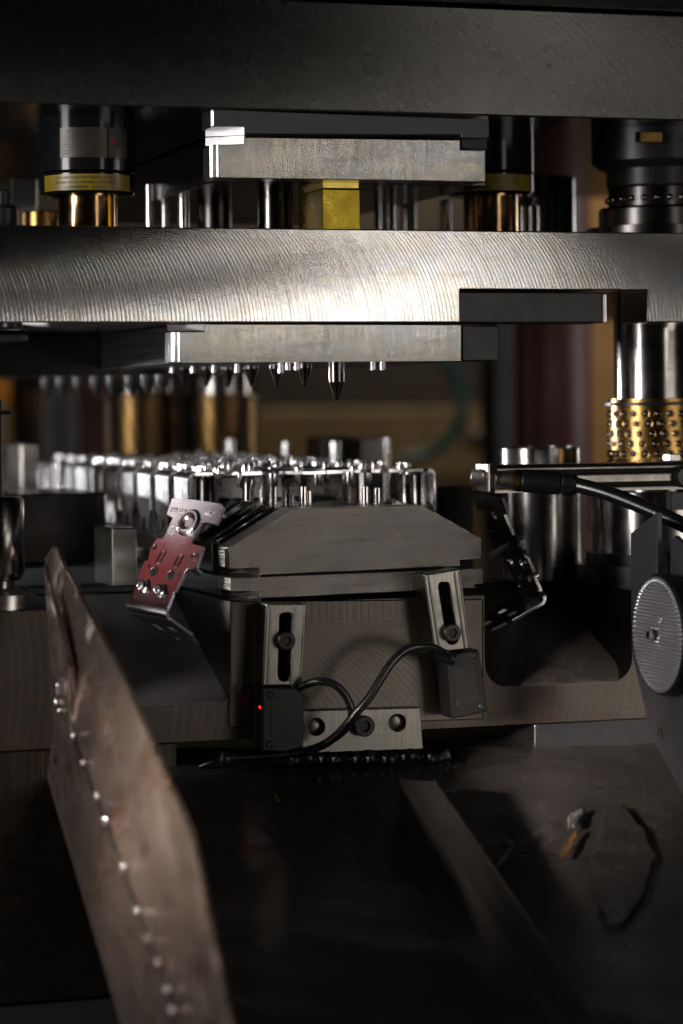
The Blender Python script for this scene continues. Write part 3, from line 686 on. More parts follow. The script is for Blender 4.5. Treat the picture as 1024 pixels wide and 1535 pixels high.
for k, (px, py) in enumerate(((455, 762), (462.5, 762), (548, 760), (566, 760))):
    pt = (729, 735, 729, 731)[k]; Y = 0.03 + 0.008 * (k % 2)
    c = at(px, py, Y); h = at(px, pt, Y).z - c.z; c.z -= 0.002
    tag(obj('dowel_pin', LATHE([(0.0026, 0), (0.0026, h - 0.0006 + 0.002), (0.002, h + 0.002)], c, n=20), 'bright_steel', None, smooth=30), ['left slim dowel of the left pair on the hexagonal plate', 'right slim dowel of the left pair on the hexagonal plate', 'left slim dowel of the right pair on the hexagonal plate', 'right slim dowel of the right pair on the hexagonal plate'][k], 'dowel pin', 'dowels on the hexagonal plate')

# ------------------------------------------------------------------ the stamped bracket (one design: strip and falling parts)
OUT = [(-2.3, 74.8), (16, 75.8), (27.8, 75.7), (43.2, 75.4), (46.8, 73.3), (47, 61.1), (38, 61.4), (33.8, 60.6), (31.9, 46.8), (33.8, 45.5), (44.7, 44.9), (46.8, 30.4), (40.5, 29), (38.4, 26), (38, 12.2), (36.8, 11.1), (37.6, 0),
       (0, 0), (1.6, 3.5), (1.6, 15.2), (-1, 18.9), (-1, 29.6), (1.6, 30.3), (0.9, 32.7), (-0.8, 36), (-0.8, 42.3), (0.7, 45.8), (6.4, 46.3), (6.3, 61.4), (-0.6, 63.3)]
OUT = [(x * mm, y * mm) for x, y in OUT]
def H(x, y, r, n=16): return circ(x * mm, y * mm, r * mm, n)
def SL(x0, y0, x1, y1, r): return slot(x0 * mm, y0 * mm, x1 * mm, y1 * mm, r * mm, 6)
HOLES = [H(22.5, 59.7, 3.1, 20), H(9.1, 12.4, 1.9, 14), H(25.6, 11.2, 1.9, 14), H(11.3, 23.3, 3.6, 18), H(27.6, 22.6, 3.4, 18), H(2.4, 39.6, 1.8, 12), H(40.4, 37.7, 1.6, 12), H(4.5, 26.2, 1.3, 10), H(33.8, 24.1, 1.3, 10), H(4.7, 4.6, 1.2, 10), H(33.2, 4.2, 1.3, 10)]
ID = Matrix.Identity(4)
def bracket(name_root, full=True):
    """parts in local space: x = width, y = length from the bend, +z = outer face"""
    t = thing(name_root, None, None, (0, 0, 0))
    bm = plate2d(bmesh.new(), OUT, HOLES, 2.2 * mm, ID)
    web = obj('web', bm, 'zinc_part', t, 0.00035, 2, keep=True)
    # bend
    bm = bmesh.new(); rows = []; Ro, Ri = 5.2 * mm, 3.0 * mm
    for k in range(9):
        a = math.pi / 2 + math.pi / 2 * k / 8
        rows.append([bm.verts.new((x, r * math.cos(a), -Ro + r * math.sin(a))) for x in (0.0, 37.6 * mm) for r in (Ro, Ri)])
    for p, q in zip(rows, rows[1:]):
        for a, b in ((0, 2), (2, 3), (3, 1), (1, 0)): bm.faces.new((p[a], p[b], q[b], q[a]))
    bm.faces.new(rows[0]); bm.faces.new(rows[-1])
    obj('bend', bm, 'zinc_part', t, smooth=50, keep=True)
    # flange with two square windows
    FO = [(0, 0), (37.6, 0), (37.6, 24), (34, 27), (31, 38), (24, 38), (22.5, 30), (15, 30), (13, 38), (6, 38), (3.5, 27), (0, 24)]
    FO = [(x * mm, -y * mm) for x, y in FO]
    SQ = [[(a * mm, -14 * mm), (b * mm, -14 * mm), (b * mm, -21 * mm), (a * mm, -21 * mm)] for a, b in ((8, 14), (22, 28))] if full else []
    mt = Matrix(((1, 0, 0, 0), (0, 0, -1, -Ro), (0, 1, 0, -Ro), (0, 0, 0, 1)))
    obj('flange', plate2d(bmesh.new(), FO, SQ, 2.2 * mm, mt), 'zinc_part', t, 0.00035, 2, keep=True)
    for x, y in ((9.1, 12.4), (25.6, 11.2)):
        obj('collar', LATHE([(0.0019, -0.004), (0.0019, 0.0035), (0.0023, 0.0042), (0.0030, 0.0038), (0.0031, 0.0012), (0.0048, 0.0004), (0.0052, 0.0)], (x * mm, y * mm, 0), n=20), 'zinc_part', t, smooth=40, keep=True)
    obj('dimple_ring', LATHE([(0.0032, -0.0012), (0.0034, 0.0002), (0.0052, 0.0009), (0.0074, 0.0016), (0.0088, 0.0012), (0.0096, 0.0)], (22.5 * mm, 59.7 * mm, 0), n=28), 'zinc_part', t, smooth=50, keep=True)
    obj('pin_stub', LATHE([(0.0017, -0.011), (0.0021, -0.0105), (0.0021, -0.001)], (40.4 * mm, 30.5 * mm, 0), n=14), 'zinc_part', t, smooth=40, keep=True)
    if full:
        for x0, y0, x1, y1 in ((11.0, 30.8, 12.2, 36.6), (28.0, 30.2, 28.8, 36.0)):
            bm = plate2d(bmesh.new(), SL(x0, y0, x1, y1, 2.3), [SL(x0, y0, x1, y1, 1.4)], 0.0008, Matrix.Translation((0, 0, 0.0007)))
            obj('slot_rib', bm, 'zinc_part', t, 0.0002, 1, keep=True)
        bm = LATHE([(0.0026, -0.0005), (0.0026, 0.0006), (0.0031, 0.0006), (0.0031, -0.0005)], (40.4 * mm, 37.7 * mm, 0), n=16)
        obj('hole_rim', bm, 'zinc_part', t, smooth=30, keep=True)
        for txt, x, y, sz, rot in (('244.359', 7.6, 67.0, 4.6, 0), ('M', 11.5, 62.6, 4.6, 0), ('>AL<', 37.2, 67.5, 4.4, 0.02), ('AI', 29.0, 52.4, 5.0, 0)):
            bm = text_mesh(txt, sz * mm, 0.00035)
            bm.transform(Matrix.Translation((x * mm, y * mm, 0.0003)) @ Matrix.Rotation(rot, 4, 'Z'))
            obj('stamped_text', bm, 'text_bright', t, keep=True)
        bm = plate2d(bmesh.new(), circ(0.0109, 0.053, 0.0030, 24), [circ(0.0109, 0.053, 0.0024, 24)], 0.0009, Matrix.Translation((0, 0, 0.0006)))
        box(bm, 0.0086, 0.0132, 0.0525, 0.0535, -0.0001, 0.0006); box(bm, 0.0098, 0.0104, 0.0515, 0.0545, -0.0001, 0.0006); box(bm, 0.0112, 0.0118, 0.0515, 0.0545, -0.0001, 0.0006)
        obj('stamped_emblem', bm, 'text_bright', t, keep=True)
    return t
def orient(t, o_world, u_cam, v_cam):
    """place bracket: image-space (right, up, toward camera) directions of its width and length"""
    def wv(c): return RT * c[0] + UP * c[1] - FW * c[2]
    u = wv(u_cam).normalized(); v = wv(v_cam); v = (v - u * v.dot(u)).normalized(); n = u.cross(v)
    mt = Matrix((u, v, n)).transposed().to_4x4(); mt.translation = o_world; t.matrix_world = mt
bl = bracket('stamped_bracket')
tag(bl, 'stamped bracket with reddish sheen falling off left of the hexagonal plate', 'bracket', 'ejected stamped brackets')
orient(bl, at(190.5, 903, 0.005), (62.5, -6, 60), (68, 150, -56))
br = copy_tree(bl); tag(br, 'stamped bracket seen edge-on falling off right of the hexagonal plate', 'bracket')
orient(br, at(818, 893, 0.010), (-33, 5, -80), (-65, 150, 36))

# strip of brackets still joined to the carrier
sp = thing('stamping_strip', 'strip of joined shiny brackets running back from the hexagonal plate', 'strip', (0, 0.09, 0))
hw = 0.088; xc = at(474, 706, 0.085).x; zs_ = at(474, 706, 0.085).z
WL[sp.name] = Vector((xc, 0.085, zs_)); sp.location = WL[sp.name]
lite = bracket('bracket', False)
pitch = 0.0535; NROW = 10
for k in range(NROW):
    for side in (-1, 1):
        o = lite if (k == 0 and side == -1) else copy_tree(lite)
        o.parent = sp; o.name = 'bracket'
        # side -1: length along +X, flange on the left; side 1: length along -X, flange on the right
        if side == -1: rot = Matrix(((0, 1, 0), (-1, 0, 0), (0, 0, 1))); loc = Vector((-hw + 0.0052, 0.0475 + k * pitch, 0))
        else: rot = Matrix(((0, -1, 0), (1, 0, 0), (0, 0, 1))); loc = Vector((hw - 0.0052, 0.0025 + k * pitch, 0))
        mt = rot.to_4x4(); mt.translation = loc; o.matrix_parent_inverse = Matrix(); o.matrix_basis = mt
bm = bmesh.new()
poly = [(-0.0085, 0.0), (-0.004, 0.004), (0.005, 0.001), (0.0085, 0.005)]
L = NROW * pitch
pl = [(-0.0095, 0.0), (0.0095, 0.002)]
for k in range(NROW):
    pl += [(0.0095, k * pitch + 0.014), (0.0155, k * pitch + 0.017), (0.0155, k * pitch + 0.03), (0.0095, k * pitch + 0.033)]
pl += [(0.0095, L), (-0.0095, L)]
for k in reversed(range(NROW)):
    pl += [(-0.0095, k * pitch + 0.033), (-0.0155, k * pitch + 0.03), (-0.0155, k * pitch + 0.017), (-0.0095, k * pitch + 0.014)]
hl = [circ(0, k * pitch + 0.024, 0.0042, 16) for k in range(NROW)]
bm = plate2d(bmesh.new(), pl, hl, 0.0022, Matrix.Translation((xc, 0.085, zs_ - 0.0004)))
car = obj('carrier', bm, 'zinc_part', sp, 0.0003)
# cross ties at the front: small hanging tabs and studs on the carrier
first = None
for k in range(NROW):
    for dx, dy, up in ((-0.047, 0.012, 1), (-0.041, 0.02, 1), (0.047, 0.015, 1), (0.041, 0.023, 1), (-0.03, 0.004, -1), (0.026, 0.006, -1), (0.004, 0.010, -1), (-0.018, 0.034, 1), (0.018, 0.036, 1), (-0.066, 0.008, 2), (-0.060, 0.038, 2), (-0.074, 0.024, 2), (-0.026, 0.020, 2), (0.0, 0.044, 2), (0.030, 0.010, 2), (0.056, 0.040, 2), (0.066, 0.014, 2), (0.074, 0.030, 2), (-0.010, 0.009, 2)):  # extra low collars are added only to catch glints
        p = Vector((xc + dx, 0.085 + k * pitch + dy, zs_))
        if up < 0 and k > 1: continue
        if first is None or up not in first:
            prof = [(0.0024, -0.001), (0.0024, 0.0052), (0.0019, 0.006), (0.0014, 0.0058), (0.0014, 0.004)] if up == 1 else [(0.0030, -0.001), (0.0030, 0.0022), (0.0026, 0.0030), (0.0018, 0.0030), (0.0016, 0.0010)] if up == 2 else [(0.0034, -0.0105), (0.0038, -0.010), (0.0038, -0.0015)]
            o = obj('extruded_collar' if up > 0 else 'hanging_boss', LATHE(prof, p, n=16), 'zinc_part', sp, smooth=40)
            first = first or {}; first[up] = (o, Vector(o.location) - (p - WL[sp.name]))
        else:
            s0, off = first[up]; o = s0.copy(); C.objects.link(o); o.location = p - WL[sp.name] + off

# die inserts and lifters below the strip
x0 = at(300, 740, 0.18).x; x1 = at(660, 740, 0.18).x; ztb = at(530, 762, 0).z
tag(obj('die_insert', BOX(xc - 0.058, xc + 0.058, 0.20, 0.62, ztb, zs_ - 0.006), 'oily_steel', None, 0.001), 'dark die insert under the strip behind the lifter posts', 'die insert')
G = 'lifter posts under the strip'
for k, (px, rp, Y, pb, nm, mt) in enumerate(((310, 17, 0.10, 764, 'dark lifter post under the strip above the falling bracket', 'dark_steel'), (372, 9, 0.105, 757, 'slim lifter post second from left under strip', 'post_steel'), (402, 12, 0.13, 760, 'bright lifter post third from left under strip', 'bright_steel'),
        (432, 10, 0.12, 762, 'dark lifter post fourth from left under strip', 'oily_steel'), (520, 13, 0.15, 762, 'lifter post midway between the dowel pairs', 'post_steel'), (612, 15, 0.12, 760, 'wide lifter post right of the right dowel pair', 'post_steel'), (637, 10, 0.15, 760, 'dark lifter post nearest the right strip flange', 'oily_steel'))):
    p = at(px, 740, Y); sc = (p - CAM).dot(FW) / F
    tag(obj('lifter_post', LATHE([(rp * sc, at(px, pb, Y).z - 0.004), (rp * sc, zs_ - 0.0055), (rp * sc - 0.001, zs_ - 0.0035)], (p.x, p.y, 0), n=32), mt, None, smooth=30), nm, 'lifter post', G)
for k, (px, pt, rp, Y, nm) in enumerate(((503, 661, 7, 0.33, 'blurred steel stub rising behind the strip middle'), (580, 655, 4.5, 0.36, 'blurred bright slim pin rising behind the strip'), (430, 661, 6, 0.40, 'blurred bright stub left of centre behind the strip'), (345, 658, 7, 0.50, 'blurred stub before the rear guide post'))):
    p = at(px, pt, Y); sc = (p - CAM).dot(FW) / F
    tag(obj('lifter_stub', LATHE([(rp * sc, zs_ - 0.03), (rp * sc, p.z - 0.001), (rp * sc - 0.001, p.z)], (p.x, p.y, 0), n=24), 'bright_steel', None, smooth=30), nm, 'pin', 'stubs rising behind the strip')
x0, x1, z0, z1 = rect(540, 657, 586, 700, 0.42)
tag(obj('stop_block', BOX(x0, x1, 0.42, 0.47, zs_ - 0.03, z1), 'dark_steel', None, 0.001), 'blurred dark block beside the bright slim pin behind strip', 'block')
x0, x1, z0, z1 = rect(480, 655, 535, 700, 0.46)
tag(obj('stop_block', BOX(x0, x1, 0.46, 0.50, zs_ - 0.03, z1), 'dark_steel', None, 0.001), 'blurred grey block behind the strip middle', 'block')

# ------------------------------------------------------------------ left side on the base
x0, x1, z0, z1 = rect(206, 790, 236, 880, 0.137)
tag(obj('stop_block', fbox(168, 792, 206, 880, 0.105, 0.16), 'ground_plate', None, 0.001), 'small steel block standing left behind the falling bracket', 'block')
o = fbox(-60, 741, 161, 846, 0.235, 0.36)
tag(obj('side_block', o, 'dark_steel', None, 0.0015), 'long dark block behind the rusty guide tip', 'block')
x0, x1, z0, z1 = rect(-60, 846, 161, 880, 0.225)
tag(obj('side_block', BOX(x0, x1 + 0.05, 0.22, 0.40, zl_top, at(60, 848, 0.235).z - 0.001), 'hatched_dark', None, 0.001), 'low dark footing under the long dark block', 'block')
o = thing('side_rail', 'bright blurred upright steel block at the left edge by the strip', 'block', at(30, 745, 0.42))
for a, b, mt in ((-20, 7, 'post_steel'), (8.5, 32, 'bright_steel'), (33, 58, 'ground_plate')):
    obj('rail_face', fbox(a, 666, b, 742, 0.40 + 0.002 * (b % 3), 0.46), mt, o, 0.001)
for k, (px, nm) in enumerate(((92, 'left bright upright pin under the far strip end'), (117, 'right bright upright pin under the far strip end'))):
    p = at(px, 720, 0.50); sc = (p - CAM).dot(FW) / F
    tag(obj('support_pin', LATHE([(6 * sc, at(px, 745, 0.50).z), (6 * sc, at(px, 690, 0.50).z)], (p.x, p.y, 0), n=24), 'bright_steel', None, smooth=30), nm, 'pin', 'pins under the far strip end')
c = at(-4, 830, 0.03)
z_ = lambda py: at(0, py, 0.03).z
t = thing('stop_post', 'dark shouldered stop post at the left edge on the base', 'stop post', (c.x, c.y, zl_top))
obj('barrel', LATHE([(0.0145, z_(870)), (0.0172, z_(858)), (0.0172, z_(752)), (0.0155, z_(745)), (0.006, z_(744))], (c.x, c.y, 0), n=40), 'oily_steel', t, smooth=30)
obj('rod', LATHE([(0.0042, z_(746)), (0.0042, z_(600))], (c.x, c.y, 0), n=24), 'black_oxide', t, smooth=30)
obj('rod_ring', LATHE([(0.009, z_(622)), (0.010, z_(619)), (0.009, z_(616))], (c.x, c.y, 0), n=24), 'black_oxide', t, smooth=30)
obj('neck', LATHE([(0.011, zl_top), (0.011, z_(871))], (c.x, c.y, 0), n=32), 'oily_steel', t, smooth=30)
obj('foot', LATHE([(0.0195, zl_top + 0.0005), (0.0195, z_(890)), (0.012, z_(882))], (c.x, c.y - 0.006, 0), n=32), 'weld_metal', t, smooth=30)
obj('clamp', BOX(c.x + 0.004, c.x + 0.020, c.y - 0.002, c.y + 0.012, zl_top + 0.001, z_(884)), 'oily_steel', t, 0.002)

# ================================================================== sensors on the block front
def socket_screw(parent, p, r, h, axis=(0, -1, 0), mat='black_oxide', name='socket_screw', head=True):
    fr = frame(axis); A = Vector(axis)
    o = obj(name, LATHE([(r * 0.62, 0), (r, 0), (r, h - 0.0006), (r - 0.0007, h), (r * 0.56, h), (r * 0.50, h - 0.0012), (r * 0.48, h - 0.0025)], p, axis, 28), mat, parent, smooth=30)
    bm = bmesh.new(); lathe(bm, [(r * 0.47, h - 0.0030), (r * 0.47, h - 0.0022)], p, axis, 6); obj('hex_socket', bm, 'ink', o if parent else o)
    return o
YB = -0.024
def sensor_mount(label, poly, slots, Yb, screw):
    t = thing('slotted_bracket', label, 'bracket', at(*poly[0], YB), 'slotted brackets on the central block')
    obj('slotted_plate', front(poly, YB, Yb, [slots]), 'bracket_alloy', t, 0.0012, 3)
    p = at(*screw, YB - 0.002); socket_screw(t, Vector((p.x, YB - 0.0005, p.z)), 0.0058, 0.0045)
    obj('slot_back', front([(min(x for x, y in slots) - 1, min(y for x, y in slots) - 1), (max(x for x, y in slots) + 1, min(y for x, y in slots) - 1), (max(x for x, y in slots) + 1, max(y for x, y in slots) + 1), (min(x for x, y in slots) - 1, max(y for x, y in slots) + 1)], Yb - 0.0035, Yb - 0.0005), 'black_oxide', t)
    return t
def grooves(parent, lines, r=0.0009):
    for (x0, y0, x1, y1) in lines:
        obj('rib', tube(bmesh.new(), [at(x0, y0, YB + 0.0002), at((x0 + x1) / 2, (y0 + y1) / 2, YB + 0.0002), at(x1, y1, YB + 0.0002)], r, 10), 'bracket_alloy', parent, smooth=60)
m1 = sensor_mount('upright slotted alloy bracket above the left black sensor', [(399, 905), (460, 905), (453, 1029), (393, 1029)], slot(428.5, 928, 426, 1012, 9), -0.003, (428, 961))
grooves(m1, [(406, 907, 401, 1027), (441, 907, 436, 1027), (457, 907, 450, 1027)])
m2 = sensor_mount('tilted slotted alloy bracket above the right black sensor', [(635, 862), (691, 853), (706, 973), (652, 979)], slot(666, 881, 678, 958, 8), -0.003, (677, 949))
grooves(m2, [(642, 864, 659, 976), (681, 858, 697, 972), (688, 857, 703, 971)])
def sensor(label, poly, led=None, screws=()):
    t = thing('optical_sensor', label, 'sensor', at(*poly[-1], YB), 'black optical sensors')
    obj('housing', front(poly, YB - 0.003, -0.006), 'black_plastic', t, 0.0011, 3)
    cx_, cy_ = sum(p[0] for p in poly) / len(poly), sum(p[1] for p in poly) / len(poly)
    obj('face_recess', front([(cx_ + (x - cx_) * 0.62, cy_ + (y - cy_) * 0.62) for x, y in poly], YB - 0.0034, YB - 0.0028), 'label_dark', t, 0.0002)
    for px, py in screws:
        p = at(px, py, YB - 0.003); socket_screw(t, Vector((p.x, YB - 0.0032, p.z)), 0.0024, 0.0008, name='housing_screw')
    return t
s1 = sensor('left black optical sensor with lit red diode', [(393, 1031), (443, 1031), (457, 1047), (454, 1129), (393, 1127)], screws=[(405, 1042), (404, 1117)])
p = at(393, 1060, YB + 0.003)
obj('diode', LATHE([(0.0009, 0), (0.0009, 0.0004), (0.0005, 0.0007)], (at(393, 1060, YB - 0.003).x, YB + 0.0015, p.z), (-1, -0.35, 0), 12), 'led_red', s1, smooth=40)
s2 = sensor('right black optical sensor, tilted, with curled cable', [(668, 982), (718, 974), (732, 1067), (678, 1079)], screws=[(711, 983), (722, 1060)])
obj('cable_gland', LATHE([(0.0045, -0.004), (0.0045, 0.006), (0.0036, 0.009)], at(672, 986, YB - 0.004), (RT * -0.85 + UP * 0.35 - FW * 0.3), 16), 'black_plastic', s2, smooth=40)
def cab(label, pts, r, name='sensor_cable', cat='cable', mat='cable_rubber', grp=None):
    return tag(obj(name, tube(bmesh.new(), smoothpts([at(*p) for p in pts]), r, 14), mat, None, smooth=60), label, cat, grp)
YC = -0.03
cab('black cable arching from the right sensor down past the left one', [(672, 985, YC), (655, 974, YC - .006), (635, 969, YC - .01), (610, 974, YC - .012), (588, 993, YC - .014), (570, 1020, YC - .015), (553, 1047, YC - .015), (535, 1068, YC - .013), (510, 1098, YC - .008), (485, 1117, YC - .002), (455, 1127, YC), (400, 1134, YC + .01), (340, 1137, YC + .02)], 0.0028)
cab('short black cable looping from the left sensor top', [(446, 1032, YC + .006), (458, 1027, YC), (478, 1022, YC - .006), (500, 1026, YC - .009), (516, 1040, YC - .010), (525, 1058, YC - .010), (527, 1076, YC - .010), (517, 1094, YC - .006), (498, 1109, YC - .001), (472, 1122, YC + .002), (430, 1132, YC + .005), (350, 1141, YC + .02)], 0.0026)
cab('crumpled black wire lying at the left floor edge', [(300, 1150, .0), (318, 1143, -.004), (330, 1139, -.004), (336, 1131, -.005), (344, 1140, -.004), (370, 1142, -.004), (410, 1138, -.006), (455, 1136, -.006)], 0.0016)
# mounting plate low on the block
mp = thing('mounting_plate', 'low steel plate with two holes and a screw under the cables', 'plate', at(545, 1128, -0.007))
obj('body', front([(440, 1066), (630, 1061), (635, 1124), (440, 1131)], -0.0105, -0.0028, [circ(474, 1090, 12.5, 20), circ(596, 1084, 12.5, 20)]), 'bracket_alloy', mp, 0.0007)
for px, py in ((474, 1090), (596, 1084)):
    p = at(px, py, -0.006); obj('hole_plug', LATHE([(0.0055, 0), (0.0055, 0.001), (0.0045, 0.0015)], (p.x, -0.004, p.z), (0, -1, 0), 20), 'bracket_alloy', mp, smooth=30)
p = at(543, 1088, -0.0108); socket_screw(mp, p, 0.0068, 0.006)
# black bead along the foot of the block
bd = thing('sealing_bead', 'lumpy black bead along the floor below the mounting plate', 'seal', at(480, 1140, -0.01))
obj('bead', tube(bmesh.new(), smoothpts([at(x, 1139 + 2.5 * math.sin(x * .09) - (x - 330) * 0.012, -0.010) for x in range(330, 690, 18)]), lambda f: 0.0042 + 0.0009 * math.sin(f * 70), 10), 'black_oxide', bd, smooth=60)
for k, px in enumerate((400, 432, 478, 497, 530, 549, 574, 601, 640)):
    p = at(px, 1138 - 0.012 * (px - 330) + 1.5 * math.sin(px), -0.0142)
    obj('bead_lump', LATHE([(0.0036, 0), (0.0036, 0.0010), (0.0022, 0.0020)], p, (0.1 * math.sin(px), -1, 0.15), 12), 'dark_steel', bd, smooth=40)

# ------------------------------------------------------------------ rusty welded guide sheet at left
Xg = atx(78, 1000, at(78, 1000, -0.05).x).x
def sheet(pts, t, name, mat, parent, n=Vector((-1, 0, 0)), bevel=0.0004):
    """flat thick sheet: photo outline met by the plane through the seam with normal n"""
    P = []
    for px, py in pts:
        d = ray(px, py); P.append(CAM + d * ((seam0 - CAM).dot(n) / d.dot(n)))
    bm = bmesh.new(); off = -n * t
    tri = tessellate_polygon([P])
    a = [bm.verts.new(p) for p in P]; b = [bm.verts.new(p + off) for p in P]
    for i, j, k in tri:
        bm.faces.new((a[i], a[j], a[k])); bm.faces.new((b[k], b[j], b[i]))
    N = len(P)
    for i in range(N): bm.faces.new((a[i], a[(i + 1) % N], b[(i + 1) % N], b[i]))
    return obj(name, bm, mat, parent, bevel)
gs = thing('guide_sheet', 'rusty welded steel guide sheet rising from lower left foreground', 'guide sheet', atx(180, 1535, Xg))
seam = [(103, 1056), (110, 1105), (125, 1145), (143, 1193), (157, 1232), (185, 1300), (205, 1362), (222, 1405), (238, 1445), (250, 1487), (264, 1535), (285, 1610)]
seam0, seam1 = atx(110, 1105, Xg), atx(264, 1535, Xg); sd = (seam1 - seam0).normalized()
nB = Matrix.Rotation(R(-11), 3, sd) @ Vector((-1, 0, 0))
if nB.z < 0: nB = Matrix.Rotation(R(11), 3, sd) @ Vector((-1, 0, 0))
A_ = [(65.5, 846), (70, 868), (86, 925), (104, 1000), (104, 1052)] + [(x - 2.6, y) for x, y in seam[1:]] + [(204, 1610), (180, 1535), (76, 1186), (70, 1165), (79, 1098), (73, 960)]
lower = sheet(A_, 0.003, 'lower_sheet', 'guide_sheet', gs)
B_ = [(79, 819), (66, 838), (68, 848), (90, 925), (108, 1000), (107, 1056)] + [(x + 2.6, y) for x, y in seam[1:]] + [(362, 1610), (345, 1535), (318, 1400), (288, 1265), (283, 1245), (270, 1216), (180, 1010), (90, 838), (85, 822)]
upper = sheet(B_, 0.0032, 'upper_sheet', 'guide_sheet', gs, nB)
obj('weld_seam', tube(bmesh.new(), smoothpts([atx(x, y, Xg + 0.0008) for x, y in seam[1:]]), lambda f: 0.0014 + 0.0003 * math.sin(f * 160), 8), 'black_oxide', gs, smooth=60)
for k, (x, y) in enumerate(((84, 1053), (89, 1066), (109, 1104), (125, 1144), (145, 1194), (157, 1230), (185, 1299), (205, 1365), (221, 1407), (236, 1443), (250, 1485), (258, 1516))):
    p = atx(x, y, Xg - 0.0014); bm = bmesh.new(); bmesh.ops.create_icosphere(bm, subdivisions=2, radius=1.0)
    rr = random.Random(k); sz = 0.0017 + 0.0014 * rr.random()
    for v in bm.verts: v.co = p + Vector((v.co.x * 0.0014, v.co.y * sz * 0.9, v.co.z * sz * 1.15)) * (1 + 0.25 * math.sin(9 * v.co.y + k) * v.co.z)
    obj('weld_bead', bm, 'weld_metal', gs, smooth=180)
p = atx(93, 1029, Xg - 0.0005)
bo = obj('hex_bolt', LATHE([(0.0066, 0), (0.0066, 0.0040), (0.0058, 0.0046)], p, (-1, 0, 0), 6), 'zinc_part', gs, 0.0004)
obj('washer', LATHE([(0.0085, 0), (0.0085, 0.0012)], p + Vector((0.0006, 0, 0)), (-1, 0, 0), 28), 'zinc_part', bo, 0.0002)
p = atx(83, 1140, Xg - 0.0002); obj('rivet_hole', LATHE([(0.0035, 0), (0.0035, 0.0004), (0.0022, 0.0006)], p, (-1, 0, 0), 16), 'black_oxide', gs)

# dark guide channel on the floor at right
ch = thing('guide_channel', 'black folded guide channel slanting down the floor at right', 'guide channel', at(655, 1171, -0.01))
Xr = at(655, 1171, -0.11).x
def q(px, py, X): return atx(px, py, X)
e0, e1 = q(653, 1172, Xr), q(925, 1572, Xr); w_ = Vector((-0.020, 0.012, 0.0015)); w2 = Vector((-0.020, 0.0, 0.0015))
bm = bmesh.new(); dn = Vector((0, 0, -0.055)); th = Vector((0, 0, -0.0022))
P = [e0, e1, e1 + w2, e0 + w_]; a = [bm.verts.new(p) for p in P]; b = [bm.verts.new(p + th) for p in P]
bm.faces.new(a); bm.faces.new(b[::-1])
for i in range(4): bm.faces.new((a[i], a[(i + 1) % 4], b[(i + 1) % 4], b[i]))
obj('top_flange', bm, 'black_oxide', ch, 0.0006)
obj('edge_highlight', tube(bmesh.new(), [e0 + Vector((-0.0004, 0, 0.0001)), (e0 + e1) / 2 + Vector((-0.0004, 0, 0.0001)), e1 + Vector((-0.0004, 0, 0.0001))], 0.0009, 8), 'bracket_alloy', ch, smooth=60)  # light strip stands in for the highlight along the edge
for nm, o_ in (('right_web', Vector((0, 0, 0))), ('left_web', w_)):
    bm = bmesh.new(); o2 = o_ if nm == 'right_web' else w2; tt = Vector((-0.002, 0, 0)) if nm == 'right_web' else Vector((0.002, 0, 0))
    P = [e0 + o_ + th, e1 + o2 + th, e1 + o2 + dn, e0 + o_ + dn]; a = [bm.verts.new(p) for p in P]; b = [bm.verts.new(p + tt) for p in P]
    bm.faces.new(a); bm.faces.new(b[::-1])
    for i in range(4): bm.faces.new((a[i], a[(i + 1) % 4], b[(i + 1) % 4], b[i]))
    obj(nm, bm, 'black_oxide', ch, 0.0005)

# torn tape and scraps on the floor sheet
def floor_pt(px, py, h=0.0):
    d = ray(px, py); best = None
    lo, hi = 0.8, 2.0
    for _ in range(50):
        mid_ = (lo + hi) / 2; p = CAM + d * mid_
        if p.z > zf + FS * min(p.y, 0) + dents(p.x, p.y) + 0.002 + 0.0018 + h: lo = mid_
        else: hi = mid_
    return p
def patch(name, label, cat, outl, mat, t=0.0012, crumple=0.0015, seed=1):
    rr = random.Random(seed); bm = bmesh.new(); P = [floor_pt(x, y) for x, y in outl]
    cxy = sum(P, Vector()) / len(P); n = 10
    rings = []
    for k in range(n):
        f = 1 - k / n
        ring = []
        for i, p in enumerate(P):
            q_ = cxy + (p - cxy) * f; hgt = t * min(1, (k + .15) * 1.2) + (crumple * (rr.random()) * min(1, k / 2.0))
            ring.append(bm.verts.new((q_.x, q_.y, zf + FS * min(q_.y, 0) + dents(q_.x, q_.y) + 0.0042 + hgt)))
        rings.append(ring)
    cv = bm.verts.new((cxy.x, cxy.y, zf + FS * min(cxy.y, 0) + dents(cxy.x, cxy.y) + 0.0042 + t + crumple * 0.5))
    N = len(P)
    for a, b in zip(rings, rings[1:]):
        for i in range(N): bm.faces.new((a[i], a[(i + 1) % N], b[(i + 1) % N], b[i]))
    for i in range(N): bm.faces.new((rings[-1][i], rings[-1][(i + 1) % N], cv))
    return tag(obj(name, bm, mat, None, smooth=50), label, cat)
def wobble(outl, amp, seed, sub=4):
    rr = random.Random(seed); out = []
    for i, (x, y) in enumerate(outl):
        x2, y2 = outl[(i + 1) % len(outl)]
        for k in range(sub):
            f = k / sub; out.append((x + (x2 - x) * f + rr.uniform(-amp, amp), y + (y2 - y) * f + rr.uniform(-amp, amp)))
    return out
patch('torn_tape', 'crumpled black tape patch stuck on the floor at lower right', 'tape', wobble([(905, 1210), (935, 1212), (962, 1240), (980, 1285), (972, 1310), (958, 1350), (935, 1385), (912, 1388), (896, 1340), (885, 1290), (896, 1250)], 2.5, 4), 'rubber_sheet', 0.0003, 0.0005, 5)
patch('scrap_flake', 'small silvery flake on the floor right of the guide channel', 'flake', wobble([(850, 1226), (873, 1214), (876, 1220), (862, 1242), (852, 1245)], 1.0, 2), 'tape_silver', 0.0010, 0.0008, 2)
